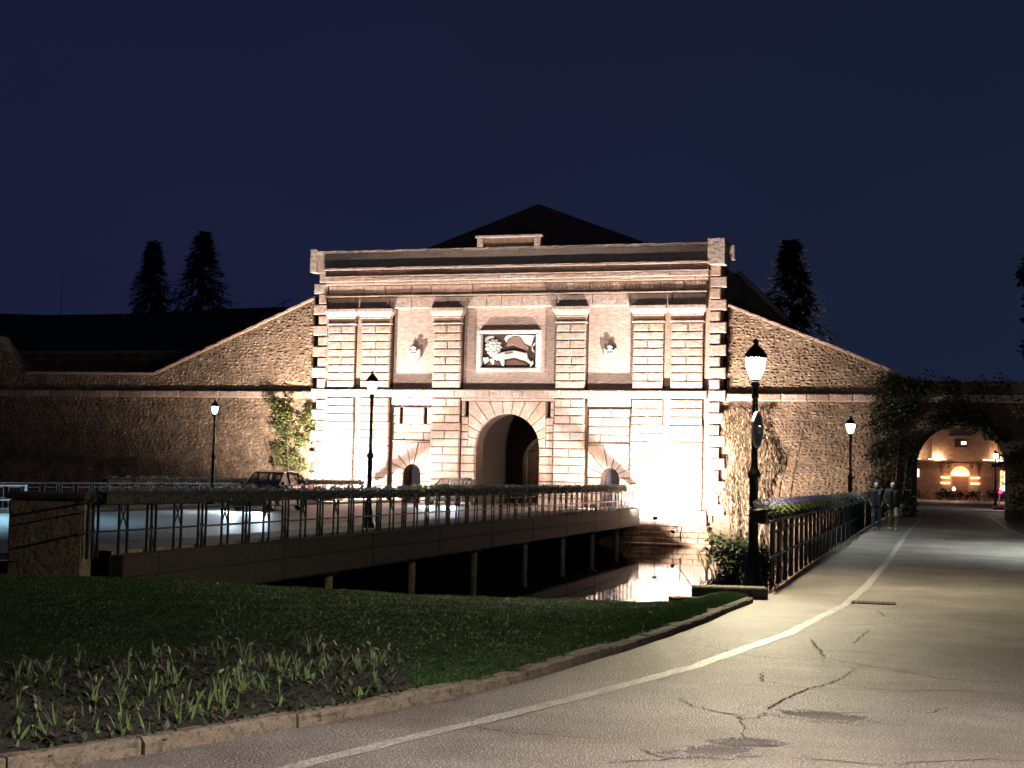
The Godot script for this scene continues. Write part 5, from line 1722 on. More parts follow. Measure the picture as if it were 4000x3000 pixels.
func road_details() -> void:
	rng.seed = 909
	# the worn white edge line that swings off to the street
	var line := []
	for p in [[22.55, 76.6], [22.71, 75.13], [22.95, 74.04], [23.35, 72.3], [23.85, 69.62], [24.22, 66.26], [24.42, 61.77], [24.38, 58.07], [24.12, 48.44], [23.35, 27.17], [22.83, 7.79], [22.6, 1.0]]:
		var q := gp(p[0], 0, p[1])
		line.append(Vector2(q.x, q.z))
	structure("road_marking", ribbon(dense(line, 0.25, 0.004), 0.13, 0.004, 0.014), M.road_paint)
	line = []
	for p in [[28.6, 58.0], [27.8, 40.0], [27.24, 27.5], [26.79, 19.59], [26.3, 2.0], [25.9, -10.0]]:
		var q := gp(p[0], 0, p[1])
		line.append(Vector2(q.x, q.z))
	structure("road_marking", ribbon(dense(line, 0.4, 0.004), 0.13, 0.004, 0.014), M.road_paint)
	var cracks := [[1.52,-9.90,1.59,-10.31,1.63,-10.75,1.74,-10.66,1.89,-11.15,2.18,-11.84,2.41,-12.30,2.64,-12.64,2.82,-13.00,3.05,-13.55,3.07,-13.73,3.02,-14.00], [3.20,-16.37,3.06,-15.14,2.98,-14.45,2.74,-14.24,2.61,-14.31], [2.98,-14.45,3.14,-14.12,3.33,-13.78,3.55,-13.55], [4.29,-21.06,4.57,-20.93,4.81,-20.19,5.28,-20.71,5.76,-21.69], [3.75,-17.82,4.10,-17.94,4.60,-18.27], [3.51,-15.69,3.77,-16.50,4.09,-17.40], [0.82,-9.35,0.90,-9.19,1.01,-9.08,1.05,-9.21], [0.05,-9.90,0.21,-9.82,0.53,-9.72], [1.72,-9.21,2.00,-9.12,2.20,-9.03], [3.01,-11.07,3.23,-11.41], [-0.20,-10.06,0.05,-9.88], [4.58,-25.65,5.06,-25.50], [3.92,-22.17,4.34,-22.06], [1.63,-10.75,1.35,-11.2,1.3,-11.6], [1.89,-11.15,2.3,-11.0,2.6,-11.1], [2.41,-12.30,2.1,-12.7,2.2,-13.3], [2.64,-12.64,3.1,-12.2,3.6,-12.4,4.1,-12.1], [3.06,-15.14,3.5,-15.0,3.9,-14.6], [1.0,-9.08,0.6,-8.9], [2.2,-9.03,2.9,-9.3,3.4,-9.2], [3.33,-13.78,3.7,-13.1,4.3,-12.9], [4.81,-20.19,4.7,-19.2,4.9,-18.4], [2.61,-14.31,2.2,-14.6,2.0,-15.3]]
	for c in cracks:
		var pts := []
		for i in range(0, c.size(), 2):
			pts.append(Vector2(c[i], c[i + 1]))
		structure("road_crack", ribbon(dense(pts, 0.05, 0.022), 0.019, 0.0035, 0.006, true), M.near_black)
	# two sunken repair patches with ragged raised rims
	for e in [[1.27, -9.33, 0.26, 0.17, 0.3], [2.22, -10.82, 0.36, 0.2, -0.5], [1.52, -9.7, 0.2, 0.1, 0.0]]:
		var t := thing("repair_patch", "dark oval worn patch in the asphalt %s" % ["at the end of the long crack", "to the right of the long crack", "just beyond the oval patch, by the crack's end"][[1.27, 2.22, 1.52].find(e[0])], "road patch", Transform3D(Basis(Vector3.UP, e[4]), Vector3(e[0], 0, e[1])), "worn patches in the road")
		var s := st0(true)
		var rim := st0(true)
		var n := 28
		var rad := []
		for i in n:
			rad.append(1.0 + 0.12 * sin(i * 1.7 + e[0]) + 0.08 * sin(i * 3.1) + rr(-0.04, 0.04))
		for i in n:
			var j := (i + 1) % n
			var P := func(k: int, f: float, y: float) -> Vector3: return Vector3(cos(TAU * k / n) * e[2] * rad[k] * f, y, sin(TAU * k / n) * e[3] * rad[k] * f)
			face(s, [Vector3(0, 0.004, 0), P.call(i, 0.8, 0.004), P.call(j, 0.8, 0.004)], Vector3.UP)
			face(rim, [P.call(i, 0.79, 0.003), P.call(j, 0.79, 0.003), P.call(j, 0.95, 0.016), P.call(i, 0.95, 0.016)], Vector3.UP)
			face(rim, [P.call(i, 0.95, 0.016), P.call(j, 0.95, 0.016), P.call(j, 1.25, 0.001), P.call(i, 1.25, 0.001)], Vector3.UP)
		part(t, "patch", fin(s), M.asphalt_dark)
		part(t, "rim", fin(rim), M.asphalt)
	# drain grate
	var d := thing("drain_grate", "slotted iron drain grate beside the white edge line", "drain", Transform3D(Basis(Vector3.UP, -0.25), Vector3(5.05, 0.004, -21.3)))
	bxp(d, "frame", Vector3(-0.3, 0.0, -0.22), Vector3(0.3, 0.006, 0.22), M.near_black, 0.0)
	for i in 9:
		bxp(d, "slat", Vector3(-0.28 + i * 0.065, 0.0065, -0.2), Vector3(-0.28 + i * 0.065 + 0.03, 0.016, 0.2), M.iron_rust, 0.0)
	# low concrete slab at the railing's foot, and a kerb block beside the water
	var sl := thing("concrete_slab", "low pale-topped concrete slab at the foot of the railing", "slab", Transform3D(Basis(Vector3.UP, -0.06), Vector3(3.12, 0.0, -21.72)))
	bxp(sl, "slab", Vector3(-0.52, -0.3, -0.2), Vector3(0.52, 0.16, 0.2), M.concrete, 0.02)
	var kb := thing("stone_block", "small dark stone block on the lawn corner by the water", "stone", Transform3D(Basis(Vector3.UP, 0.1), Vector3(2.42, -0.02, -20.55)))
	part(kb, "block", kerb_mesh(0.5, 0.3, 0.1), M.concrete_mossy)

# ------------------------------------------------------------------ people
# joins tapered bones [a, b, ra, rb] smoothly and meshes them as surface nets
func nets(s: SurfaceTool, bones: Array, cell: float, k: float, xf := I) -> void:
	var lo := Vector3.ONE * 1e9
	var hi := -lo
	for b in bones:
		for e in [[b[0], b[2]], [b[1], b[3]]]:
			var q: Vector3 = Vector3.ONE * (e[1] + 2.5 * cell)
			lo = lo.min(e[0] - q)
			hi = hi.max(e[0] + q)
	var nx := int((hi.x - lo.x) / cell) + 2
	var ny := int((hi.y - lo.y) / cell) + 2
	var nz := int((hi.z - lo.z) / cell) + 2
	var g := PackedFloat32Array()
	g.resize(nx * ny * nz)
	g.fill(1.0)
	for b in bones:
		var a: Vector3 = b[0]; var d: Vector3 = b[1] - b[0]
		var ra: float = b[2]; var rb: float = b[3]
		var dd := maxf(d.length_squared(), 1e-9)
		var m := Vector3.ONE * (maxf(ra, rb) + k + 2.0 * cell)
		var i0 := Vector3i(((b[0].min(b[1]) - m - lo) / cell).floor()).clamp(Vector3i.ZERO, Vector3i(nx - 1, ny - 1, nz - 1))
		var i1 := Vector3i(((b[0].max(b[1]) + m - lo) / cell).ceil()).clamp(Vector3i.ZERO, Vector3i(nx - 1, ny - 1, nz - 1))
		for z in range(i0.z, i1.z + 1):
			for y in range(i0.y, i1.y + 1):
				var row := (z * ny + y) * nx
				for x in range(i0.x, i1.x + 1):
					var p := lo + Vector3(x, y, z) * cell - a
					var t := clampf(p.dot(d) / dd, 0.0, 1.0)
					var v := (p - d * t).length() - lerpf(ra, rb, t)
					var o := g[row + x]
					var h := maxf(k - absf(v - o), 0.0) / k
					g[row + x] = minf(v, o) - h * h * k * 0.25
	var idx := {}
	var vs := []
	for z in nz - 1:
		for y in ny - 1:
			for x in nx - 1:
				var c := []
				var neg := 0
				for q in 8:
					var v := g[((z + (q >> 2)) * ny + y + ((q >> 1) & 1)) * nx + x + (q & 1)]
					c.append(v)
					if v < 0.0:
						neg += 1
				if neg == 0 or neg == 8:
					continue
				var sum := Vector3.ZERO
				var cnt := 0
				for e in [[0, 1], [2, 3], [4, 5], [6, 7], [0, 2], [1, 3], [4, 6], [5, 7], [0, 4], [1, 5], [2, 6], [3, 7]]:
					var va: float = c[e[0]]; var vb: float = c[e[1]]
					if (va < 0.0) != (vb < 0.0):
						var t := va / (va - vb)
						var pa := Vector3(e[0] & 1, (e[0] >> 1) & 1, e[0] >> 2)
						var pb := Vector3(e[1] & 1, (e[1] >> 1) & 1, e[1] >> 2)
						sum += pa.lerp(pb, t)
						cnt += 1
				idx[(z * ny + y) * nx + x] = vs.size()
				vs.append(xf * (lo + (Vector3(x, y, z) + sum / cnt) * cell))
	for z in range(1, nz - 1):
		for y in range(1, ny - 1):
			for x in range(1, nx - 1):
				var o := (z * ny + y) * nx + x
				var v0 := g[o]
				for ax in 3:
					var st: int = [1, nx, nx * ny][ax]
					var v1 := g[o + st]
					if (v0 < 0.0) == (v1 < 0.0):
						continue
					var u: int = [nx, nx * ny, 1][ax]
					var w: int = [nx * ny, 1, nx][ax]
					var q := [vs[idx[o - u - w]], vs[idx[o - w]], vs[idx[o]], vs[idx[o - u]]]
					var out := Vector3.ZERO
					out[ax] = 1.0 if v0 < 0.0 else -1.0
					face(s, q, xf.basis * out)

func hand_bones(w: Vector3, dir: Vector3, side: Vector3, palm_n: Vector3) -> Array:
	# wrist, direction of the fingers, direction of the thumb, palm normal
	var b := []
	for i in 4:
		var o := side * (0.028 - i * 0.019)
		var base := w + dir * 0.085 + o
		b.append([w + dir * 0.02 + o * 0.6, base, 0.014, 0.011])
		var l: float = [0.068, 0.076, 0.07, 0.054][i]
		var m := base + (dir + palm_n * 0.35).normalized() * l * 0.55
		var e := m + (dir * 0.7 + palm_n * 0.8).normalized() * l * 0.45
		b.append([base, m, 0.0095, 0.0085])
		b.append([m, e, 0.0085, 0.0075])
	var tb := w + dir * 0.03 + side * 0.03
	var tm := tb + (dir * 0.7 + side * 0.6 + palm_n * 0.2).normalized() * 0.04
	b.append([tb, tm, 0.012, 0.0105])
	b.append([tm, tm + (dir * 0.95 + side * 0.1 + palm_n * 0.3).normalized() * 0.032, 0.0105, 0.0085])
	return b

func person_thing(label: String, xf: Transform3D, P: Dictionary, top: Material, legs: Material, hood: bool) -> void:
	var t := thing("person", label, "person", xf, "two people walking along the railing")
	var hipL: Vector3 = P.hipL; var hipR: Vector3 = P.hipR
	var head: Vector3 = P.head
	var look: Vector3 = P.look
	var side := Vector3.UP.cross(look).normalized()
	var body := [[Vector3(-0.08, 1.0, 0), Vector3(-0.10, 1.36, 0), 0.11, 0.11], [Vector3(0.08, 1.0, 0), Vector3(0.10, 1.36, 0), 0.11, 0.11], [Vector3(-0.15, 1.42, 0), Vector3(0.15, 1.42, 0), 0.07, 0.07], [Vector3(0, 1.42, 0), head - Vector3(0, 0.1, 0.0) - look * 0.01, 0.06, 0.05]]
	for sd in [["hipL", "kneeL", "ankL"], ["hipR", "kneeR", "ankR"]]:
		body.append([P[sd[0]], P[sd[1]], 0.085, 0.055])
		body.append([P[sd[1]], P[sd[2]], 0.052, 0.036])
	for sd in [["shL", "elL", "wrL"], ["shR", "elR", "wrR"]]:
		body.append([P[sd[0]], P[sd[1]], 0.048, 0.04])
		body.append([P[sd[1]], P[sd[2]], 0.038, 0.027])
	var s := st0(true)
	nets(s, body, 0.018, 0.05)
	# head with a face
	var hb := [[head - Vector3(0, 0.045, 0) + look * 0.012, head + Vector3(0, 0.035, 0) - look * 0.012, 0.07, 0.087], [head + look * 0.045 - Vector3(0, 0.09, 0), head + look * 0.055 - Vector3(0, 0.075, 0), 0.035, 0.045], [head + look * 0.09 + Vector3(0, 0.012, 0), head + look * 0.108 - Vector3(0, 0.022, 0), 0.008, 0.014]]
	for sx in [-1.0, 1.0]:
		hb.append([head + side * sx * 0.082 + Vector3(0, 0.015, 0), head + side * sx * 0.085 - Vector3(0, 0.02, 0), 0.016, 0.012])
		hb.append([head + side * sx * 0.033 + look * 0.082 + Vector3(0, 0.03, 0), head + side * sx * 0.05 + look * 0.074 + Vector3(0, 0.026, 0), 0.01, 0.01])
	hb.append([head + side * 0.02 + look * 0.086 - Vector3(0, 0.057, 0), head - side * 0.02 + look * 0.086 - Vector3(0, 0.057, 0), 0.01, 0.01])
	nets(s, hb, 0.009, 0.02)
	for sd in [["elL", "wrL", -1.0], ["elR", "wrR", 1.0]]:
		var d: Vector3 = (P[sd[1]] - P[sd[0]]).normalized()
		nets(s, hand_bones(P[sd[1]], d, d.cross(Vector3(sd[2], 0, 0)).normalized(), Vector3(-sd[2], 0, 0.2).normalized()), 0.0055, 0.008)
	part(t, "body", fin(s), M.skin)
	for sx in [-1.0, 1.0]:
		var e: Vector3 = head + side * sx * 0.033 + look * 0.083 + Vector3(0, 0.006, 0)
		part(t, "eye", lathemesh([Vector2(0, -0.009), Vector2(0.009, -0.003), Vector2(0.009, 0.003), Vector2(0, 0.009)], 8), M.hair, Transform3D(Basis(), e))
	# jacket
	s = st0(true)
	var jk := [[Vector3(-0.085, 0.88, 0), Vector3(-0.10, 1.36, 0.0), 0.15, 0.135], [Vector3(0.085, 0.88, 0), Vector3(0.10, 1.36, 0.0), 0.15, 0.135], [Vector3(-0.16, 1.43, 0), Vector3(0.16, 1.43, 0), 0.085, 0.085], [Vector3(0, 1.44, 0.0), Vector3(0, 1.52, 0.0), 0.085, 0.075]]
	for sd in [["shL", "elL", "wrL"], ["shR", "elR", "wrR"]]:
		jk.append([P[sd[0]], P[sd[1]], 0.078, 0.066])
		jk.append([P[sd[1]], P[sd[1]].lerp(P[sd[2]], 0.92), 0.064, 0.047])
	nets(s, jk, 0.017, 0.045)
	var j := part(t, "jacket", fin(s), top)
	bxp(j, "zip", Vector3(-0.006, 0.86, 0.14), Vector3(0.006, 1.42, 0.15), M.black_plastic, 0.0)
	if hood:
		part(j, "badge", lathemesh([Vector2(0, 0.0), Vector2(0.022, 0.0), Vector2(0.018, 0.006), Vector2(0, 0.006)], 10), M.shoe_white, Transform3D(Basis(Vector3.RIGHT, PI / 2), Vector3(0.11, 1.33, 0.142)))
	# trousers
	s = st0(true)
	var tr := [[hipL, hipR, 0.11, 0.11]]
	for sd in [["hipL", "kneeL", "ankL"], ["hipR", "kneeR", "ankR"]]:
		tr.append([P[sd[0]], P[sd[1]], 0.105, 0.078])
		tr.append([P[sd[1]], P[sd[2]] + Vector3(0, 0.02, 0), 0.076, 0.06])
	nets(s, tr, 0.017, 0.04)
	part(t, "trousers", fin(s), legs)
	for sd in ["ankL", "ankR"]:
		var a: Vector3 = P[sd]
		var f: Vector3 = P.foot
		s = st0(true)
		nets(s, [[Vector3(a.x, a.y - 0.035, a.z) - f * 0.03, Vector3(a.x, a.y - 0.045, a.z) + f * 0.13, 0.045, 0.036], [Vector3(a.x, a.y - 0.03, a.z) - f * 0.02, a + Vector3(0, 0.02, 0), 0.045, 0.042]], 0.012, 0.03)
		part(t, "shoe", fin(s), M.shoe_white)
	# hair, and the hood over it
	s = st0(true)
	var hc := head + Vector3(0, 0.035, 0) - look * 0.026
	nets(s, [[hc, hc - look * 0.01 + Vector3(0, 0.015, 0), 0.092, 0.088], [hc - look * 0.03, head - look * 0.045 - Vector3(0, 0.06, 0), 0.075, 0.055]], 0.012, 0.03)
	part(t, "hair", fin(s), M.hair)
	if hood:
		s = st0(true)
		nets(s, [[hc - look * 0.012 + Vector3(0, 0.012, 0), hc - look * 0.02, 0.103, 0.103], [hc - look * 0.03, head - look * 0.055 - Vector3(0, 0.11, 0), 0.095, 0.08], [head + side * 0.085 - Vector3(0, 0.02, 0), head + side * 0.05 - Vector3(0, 0.12, 0) + look * 0.02, 0.03, 0.03], [head - side * 0.085 - Vector3(0, 0.02, 0), head - side * 0.05 - Vector3(0, 0.12, 0) + look * 0.02, 0.03, 0.03]], 0.013, 0.03)
		part(t, "hood", fin(s), M.jacket_dark)

func people() -> void:
	var P1 := {"hipL": Vector3(-0.095, 0.92, 0), "hipR": Vector3(0.095, 0.92, 0), "kneeL": Vector3(-0.11, 0.5, 0.09), "kneeR": Vector3(0.11, 0.5, -0.02), "ankL": Vector3(-0.10, 0.09, 0.10), "ankR": Vector3(0.10, 0.09, -0.12), "shL": Vector3(-0.20, 1.43, 0), "shR": Vector3(0.20, 1.43, 0), "elL": Vector3(-0.33, 1.16, -0.06), "elR": Vector3(0.31, 1.15, -0.05), "wrL": Vector3(-0.22, 0.96, 0.10), "wrR": Vector3(0.22, 0.95, 0.12), "head": Vector3(0, 1.64, 0.02), "look": Vector3(-0.35, -0.08, 0.93).normalized(), "foot": Vector3(-0.1, 0, 1.0).normalized()}
	var P2 := P1.duplicate()
	P2.merge({"kneeL": Vector3(-0.10, 0.5, -0.03), "kneeR": Vector3(0.13, 0.53, 0.2), "ankL": Vector3(-0.10, 0.12, -0.24), "ankR": Vector3(0.12, 0.09, 0.2), "elL": Vector3(-0.29, 1.15, 0.05), "elR": Vector3(0.36, 1.17, -0.12), "wrL": Vector3(-0.2, 0.95, 0.2), "wrR": Vector3(0.3, 0.97, 0.08), "look": Vector3(-0.75, -0.05, 0.66).normalized(), "foot": Vector3(-0.15, 0, 0.98).normalized()}, true)
	person_thing("person in a dark hooded jacket, blue jeans and white shoes by the railing", Transform3D(Basis(Vector3.UP, -0.22), Vector3(13.45, 0.004, -56.4)), P1, M.jacket_slate, M.jeans, true)
	person_thing("person in a black jacket, khaki trousers and white shoes beside the tunnel wall", Transform3D(Basis(Vector3.UP, -0.25), Vector3(13.93, 0.004, -55.9)), P2, M.jacket_dark, M.khaki, false)

# ------------------------------------------------------------------ plants
func leaf_cloud(r: RandomNumberGenerator, blobs: Array, n: int, cols: Array, size: float, shell := 0.55) -> Array:
	# blobs: [centre, radii]; leaves gather towards the outside of each clump
	var xfs := []
	var tints := []
	for i in n:
		var b: Array = blobs[r.randi() % blobs.size()]
		var z := r.randf_range(-1, 1)
		var a := r.randf() * TAU
		var q := sqrt(1 - z * z)
		var d := Vector3(q * cos(a), z, q * sin(a))
		var f := lerpf(shell, 1.0, r.randf()) * r.randf_range(0.85, 1.12)
		var p: Vector3 = b[0] + d * b[1] * f
		var bs := Basis(Vector3.UP, r.randf() * TAU) * Basis(Vector3.RIGHT, r.randf_range(0.3, 2.6)) * Basis(Vector3.BACK, r.randf() * TAU)
		xfs.append(Transform3D(bs.scaled(Vector3.ONE * size * r.randf_range(0.6, 1.4)), p))
		var c: Color = cols[r.randi() % cols.size()] * r.randf_range(0.7, 1.25)
		c.a = 1.0
		tints.append(c)
	return [xfs, tints]

func stems(r: RandomNumberGenerator, n: int, from_r: float, spread: float, h: float, rad: float) -> ArrayMesh:
	var s := st0(true)
	for i in n:
		var a := r.randf() * TAU
		var b := Vector3(cos(a) * from_r * r.randf(), 0, sin(a) * from_r * r.randf())
		var e := b + Vector3(cos(a) * spread * r.randf_range(0.4, 1.0), h * r.randf_range(0.6, 1.0), sin(a) * spread * r.randf_range(0.4, 1.0))
		tube(s, [b, b.lerp(e, 0.5) + Vector3(0, h * 0.08, 0), e], [rad, rad * 0.7, rad * 0.3], 5)
	return fin(s)

func plants() -> void:
	var r := RandomNumberGenerator.new()
	r.seed = 1234
	var lf := leaf_mesh(1.0, 0.55, 0.2)
	var long := leaf_mesh(1.0, 0.16, 0.25)
	# lit ivy at the left corner of the gate
	var t := thing("ivy", "bright floodlit yellow-green ivy climbing the gate's corner", "ivy", G * Transform3D(Basis(), Vector3(-13.4, -1.5, 0.25)))
	part(t, "stem", stems(r, 10, 1.0, 1.2, 7.0, 0.035), M.bark)
	var blobs := []
	for i in 34:
		var h := r.randf_range(3.0, 7.7)
		blobs.append([Vector3(r.randf_range(-1.5, 1.3) * (0.5 + 0.1 * (h - 2.0)), h, r.randf_range(0.0, 0.25)), Vector3(r.randf_range(0.25, 0.6), r.randf_range(0.25, 0.55), 0.28)])
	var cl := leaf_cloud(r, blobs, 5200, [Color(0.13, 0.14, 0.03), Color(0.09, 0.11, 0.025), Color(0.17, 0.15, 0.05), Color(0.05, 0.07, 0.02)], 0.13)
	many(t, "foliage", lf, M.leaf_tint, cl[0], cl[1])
	# dry creepers hanging on the right wing wall
	t = thing("creeper", "reddish dry creeper hanging on the wall right of the gate", "creeper", G * Transform3D(Basis(), Vector3(13.6, -1.7, 0.2)))
	part(t, "stem", stems(r, 16, 1.4, 1.0, 7.5, 0.03), M.bark)
	var xfs := []
	var cols := []
	for i in 4200:
		var h := r.randf_range(0.2, 7.4)
		var w := 1.5 - 0.05 * h
		var x := r.randf_range(-1.2, w) + 0.35 * sin(h * 1.7)
		xfs.append(Transform3D((Basis(Vector3.BACK, PI + r.randf_range(-0.5, 0.5)) * Basis(Vector3.UP, r.randf_range(-0.9, 0.9)) * Basis(Vector3.RIGHT, r.randf_range(-0.5, 0.3))).scaled(Vector3.ONE * r.randf_range(0.14, 0.42)), Vector3(x, h, r.randf_range(0.0, 0.25))))
		var c: Color = [Color(0.30, 0.17, 0.10), Color(0.36, 0.23, 0.15), Color(0.13, 0.12, 0.035), Color(0.17, 0.10, 0.05), Color(0.42, 0.30, 0.22)][r.randi() % 5] * r.randf_range(0.6, 1.1)
		c.a = 1.0
		cols.append(c)
	many(t, "foliage", long, M.leaf_tint, xfs, cols)
	# dark ivy round the tunnel mouth and over the rampart
	t = thing("ivy", "dark ivy sheet covering the wall round the tunnel mouth", "ivy", G * Transform3D(Basis(), Vector3(21.0, 0.0, 0.2)))
	part(t, "stem", stems(r, 8, 0.8, 0.8, 6.0, 0.03), M.bark)
	blobs = []
	for i in 90:
		var a := r.randf_range(-0.9, 7.5) if i % 2 else r.randf_range(-1.0, 1.0)
		var h := r.randf_range(0.3, 7.2)
		if a > 0.9 and a < 5.9 and h < 5.3:
			h = r.randf_range(5.4, 7.3)
		blobs.append([Vector3(a, h, 0.1), Vector3(0.6, 0.6, 0.25)])
	for i in 46:
		var q := deg_to_rad(r.randf_range(-5.0, 185.0))
		blobs.append([Vector3(3.42 + cos(q) * r.randf_range(2.25, 2.9), 2.7 + sin(q) * r.randf_range(2.2, 2.9), r.randf_range(-0.1, 0.2)), Vector3(0.3, 0.38, 0.25)])
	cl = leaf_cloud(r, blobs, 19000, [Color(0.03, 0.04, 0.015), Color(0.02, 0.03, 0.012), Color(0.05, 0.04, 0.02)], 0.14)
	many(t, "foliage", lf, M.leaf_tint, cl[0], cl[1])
	# evergreen bush by the railing's near end
	t = thing("bush", "leafy evergreen bush behind the concrete slab at the lamp's foot", "bush", Transform3D(Basis(), gp(22.25, -0.9, 58.0)))
	part(t, "stem", stems(r, 14, 0.25, 0.7, 1.5, 0.02), M.bark)
	blobs = []
	for i in 22:
		blobs.append([Vector3(r.randf_range(-0.25, 0.5), r.randf_range(0.5, 1.45), r.randf_range(-0.4, 0.35)), Vector3(0.26, 0.24, 0.26)])
	cl = leaf_cloud(r, blobs, 6000, [Color(0.05, 0.075, 0.02), Color(0.035, 0.055, 0.018), Color(0.09, 0.11, 0.03), Color(0.02, 0.03, 0.012)], 0.1, 0.3)
	many(t, "foliage", leaf_mesh(1.0, 0.3, 0.2), M.leaf_tint, cl[0], cl[1])
	# scrub on the bank under the wing wall and by the footing
	for e in [[12.4, 1.6, 0.9, "scrub at the waterline beside the gate's footing"], [15.5, 1.4, 0.8, "low scrub at the foot of the lit wing wall"], [18.6, 1.5, 1.0, "low scrub under the wall near the slim lamp"]]:
		t = thing("bush", e[3], "bush", G * Transform3D(Basis(), Vector3(e[0], -2.2, e[1])), "scrub along the moat wall")
		part(t, "stem", stems(r, 8, 0.4, 0.6, 1.2, 0.02), M.bark)
		blobs = []
		for i in 12:
			blobs.append([Vector3(r.randf_range(-1.1, 1.1), r.randf_range(0.4, 1.1) * e[2] + 0.2, r.randf_range(-0.7, 0.5)), Vector3(0.4, 0.3, 0.35)])
		cl = leaf_cloud(r, blobs, 1300, [Color(0.05, 0.06, 0.02), Color(0.09, 0.07, 0.03), Color(0.03, 0.04, 0.015)], 0.13, 0.3)
		many(t, "foliage", long, M.leaf_tint, cl[0], cl[1])
	# weeds at the railing's foot and on the lawn's rim
	for e in [[21.98, 30.0], [22.2, 36.0], [22.42, 42.5], [22.5, 45.0]]:
		t = thing("weed", "tuft of weeds at the foot of the street railing", "weed", G * Transform3D(Basis(), Vector3(e[0] + 0.12, 0.0, e[1])), "weeds along the street railing")
		var sg := st0(true)
		rng.seed = int(e[1] * 10)
		for i in 26:
			add_leaf(sg, Vector3(rr(-0.12, 0.12), 0, rr(-0.4, 0.4)), (Vector3(rr(-0.4, 0.4), 1, rr(-0.4, 0.4))).normalized(), rr(0.08, 0.22), 0.025)
		part(t, "leaves", fin(sg), M.leaf_lime)

func conifer(label: String, xf: Transform3D, H: float, R: float, seed_: int) -> void:
	var r := RandomNumberGenerator.new()
	r.seed = seed_
	var t := thing("conifer_tree", label, "tree", xf)
	var s := st0(true)
	tube(s, [Vector3.ZERO, Vector3(0.05, H * 0.5, 0), Vector3(0, H, 0)], [0.22, 0.13, 0.02], 8)
	part(t, "trunk", fin(s), M.bark)
	var xfs := []
	var cols := []
	var n := int(H * 26)
	for i in n:
		var h := H * (0.08 + 0.92 * pow(float(i) / n, 0.9))
		var reach := R * (1.0 - h / H) * r.randf_range(0.65, 1.15) + 0.12
		var a := r.randf() * TAU
		var d := Vector3(cos(a), 0, sin(a))
		for k in 22:
			var f := r.randf_range(0.15, 1.0)
			var p := Vector3(0, h - 0.25 * reach * f * f, 0) + d * reach * f + Vector3(r.randf_range(-0.15, 0.15), r.randf_range(-0.12, 0.05), r.randf_range(-0.15, 0.15))
			xfs.append(Transform3D((Basis(Vector3.UP, -a + PI / 2 + r.randf_range(-0.8, 0.8)) * Basis(Vector3.RIGHT, r.randf_range(1.2, 2.2))).scaled(Vector3.ONE * r.randf_range(0.4, 0.85)), p))
			var c := Color(0.02, 0.03, 0.018) * r.randf_range(0.6, 1.3)
			c.a = 1.0
			cols.append(c)
	many(t, "crown", leaf_mesh(1.0, 0.3, 0.1), M.leaf_tint, xfs, cols)

func broadleaf(label: String, xf: Transform3D, H: float, R: float, seed_: int) -> void:
	var r := RandomNumberGenerator.new()
	r.seed = seed_
	var t := thing("broadleaf_tree", label, "tree", xf, "trees behind the ramparts")
	var s := st0(true)
	tube(s, [Vector3.ZERO, Vector3(0.1, H * 0.4, 0), Vector3(0, H * 0.8, 0)], [0.3, 0.2, 0.05], 8)
	for i in 7:
		var a := r.randf() * TAU
		tube(s, [Vector3(0, H * 0.35, 0), Vector3(cos(a) * R * 0.4, H * 0.55, sin(a) * R * 0.4), Vector3(cos(a) * R * 0.7, H * 0.75, sin(a) * R * 0.7)], [0.12, 0.08, 0.03], 5)
	part(t, "trunk", fin(s), M.bark)
	var blobs := []
	for i in 26:
		var d := Vector3(r.randf_range(-1, 1), r.randf_range(-1, 1), r.randf_range(-1, 1))
		blobs.append([Vector3(0, H * 0.66, 0) + d * Vector3(R * 0.7, H * 0.3, R * 0.7), Vector3.ONE * R * r.randf_range(0.22, 0.4)])
	var cl := leaf_cloud(r, blobs, 7000, [Color(0.02, 0.025, 0.014), Color(0.015, 0.02, 0.012)], 0.36, 0.2)
	many(t, "crown", leaf_mesh(1.0, 0.5, 0.2), M.leaf_tint, cl[0], cl[1])

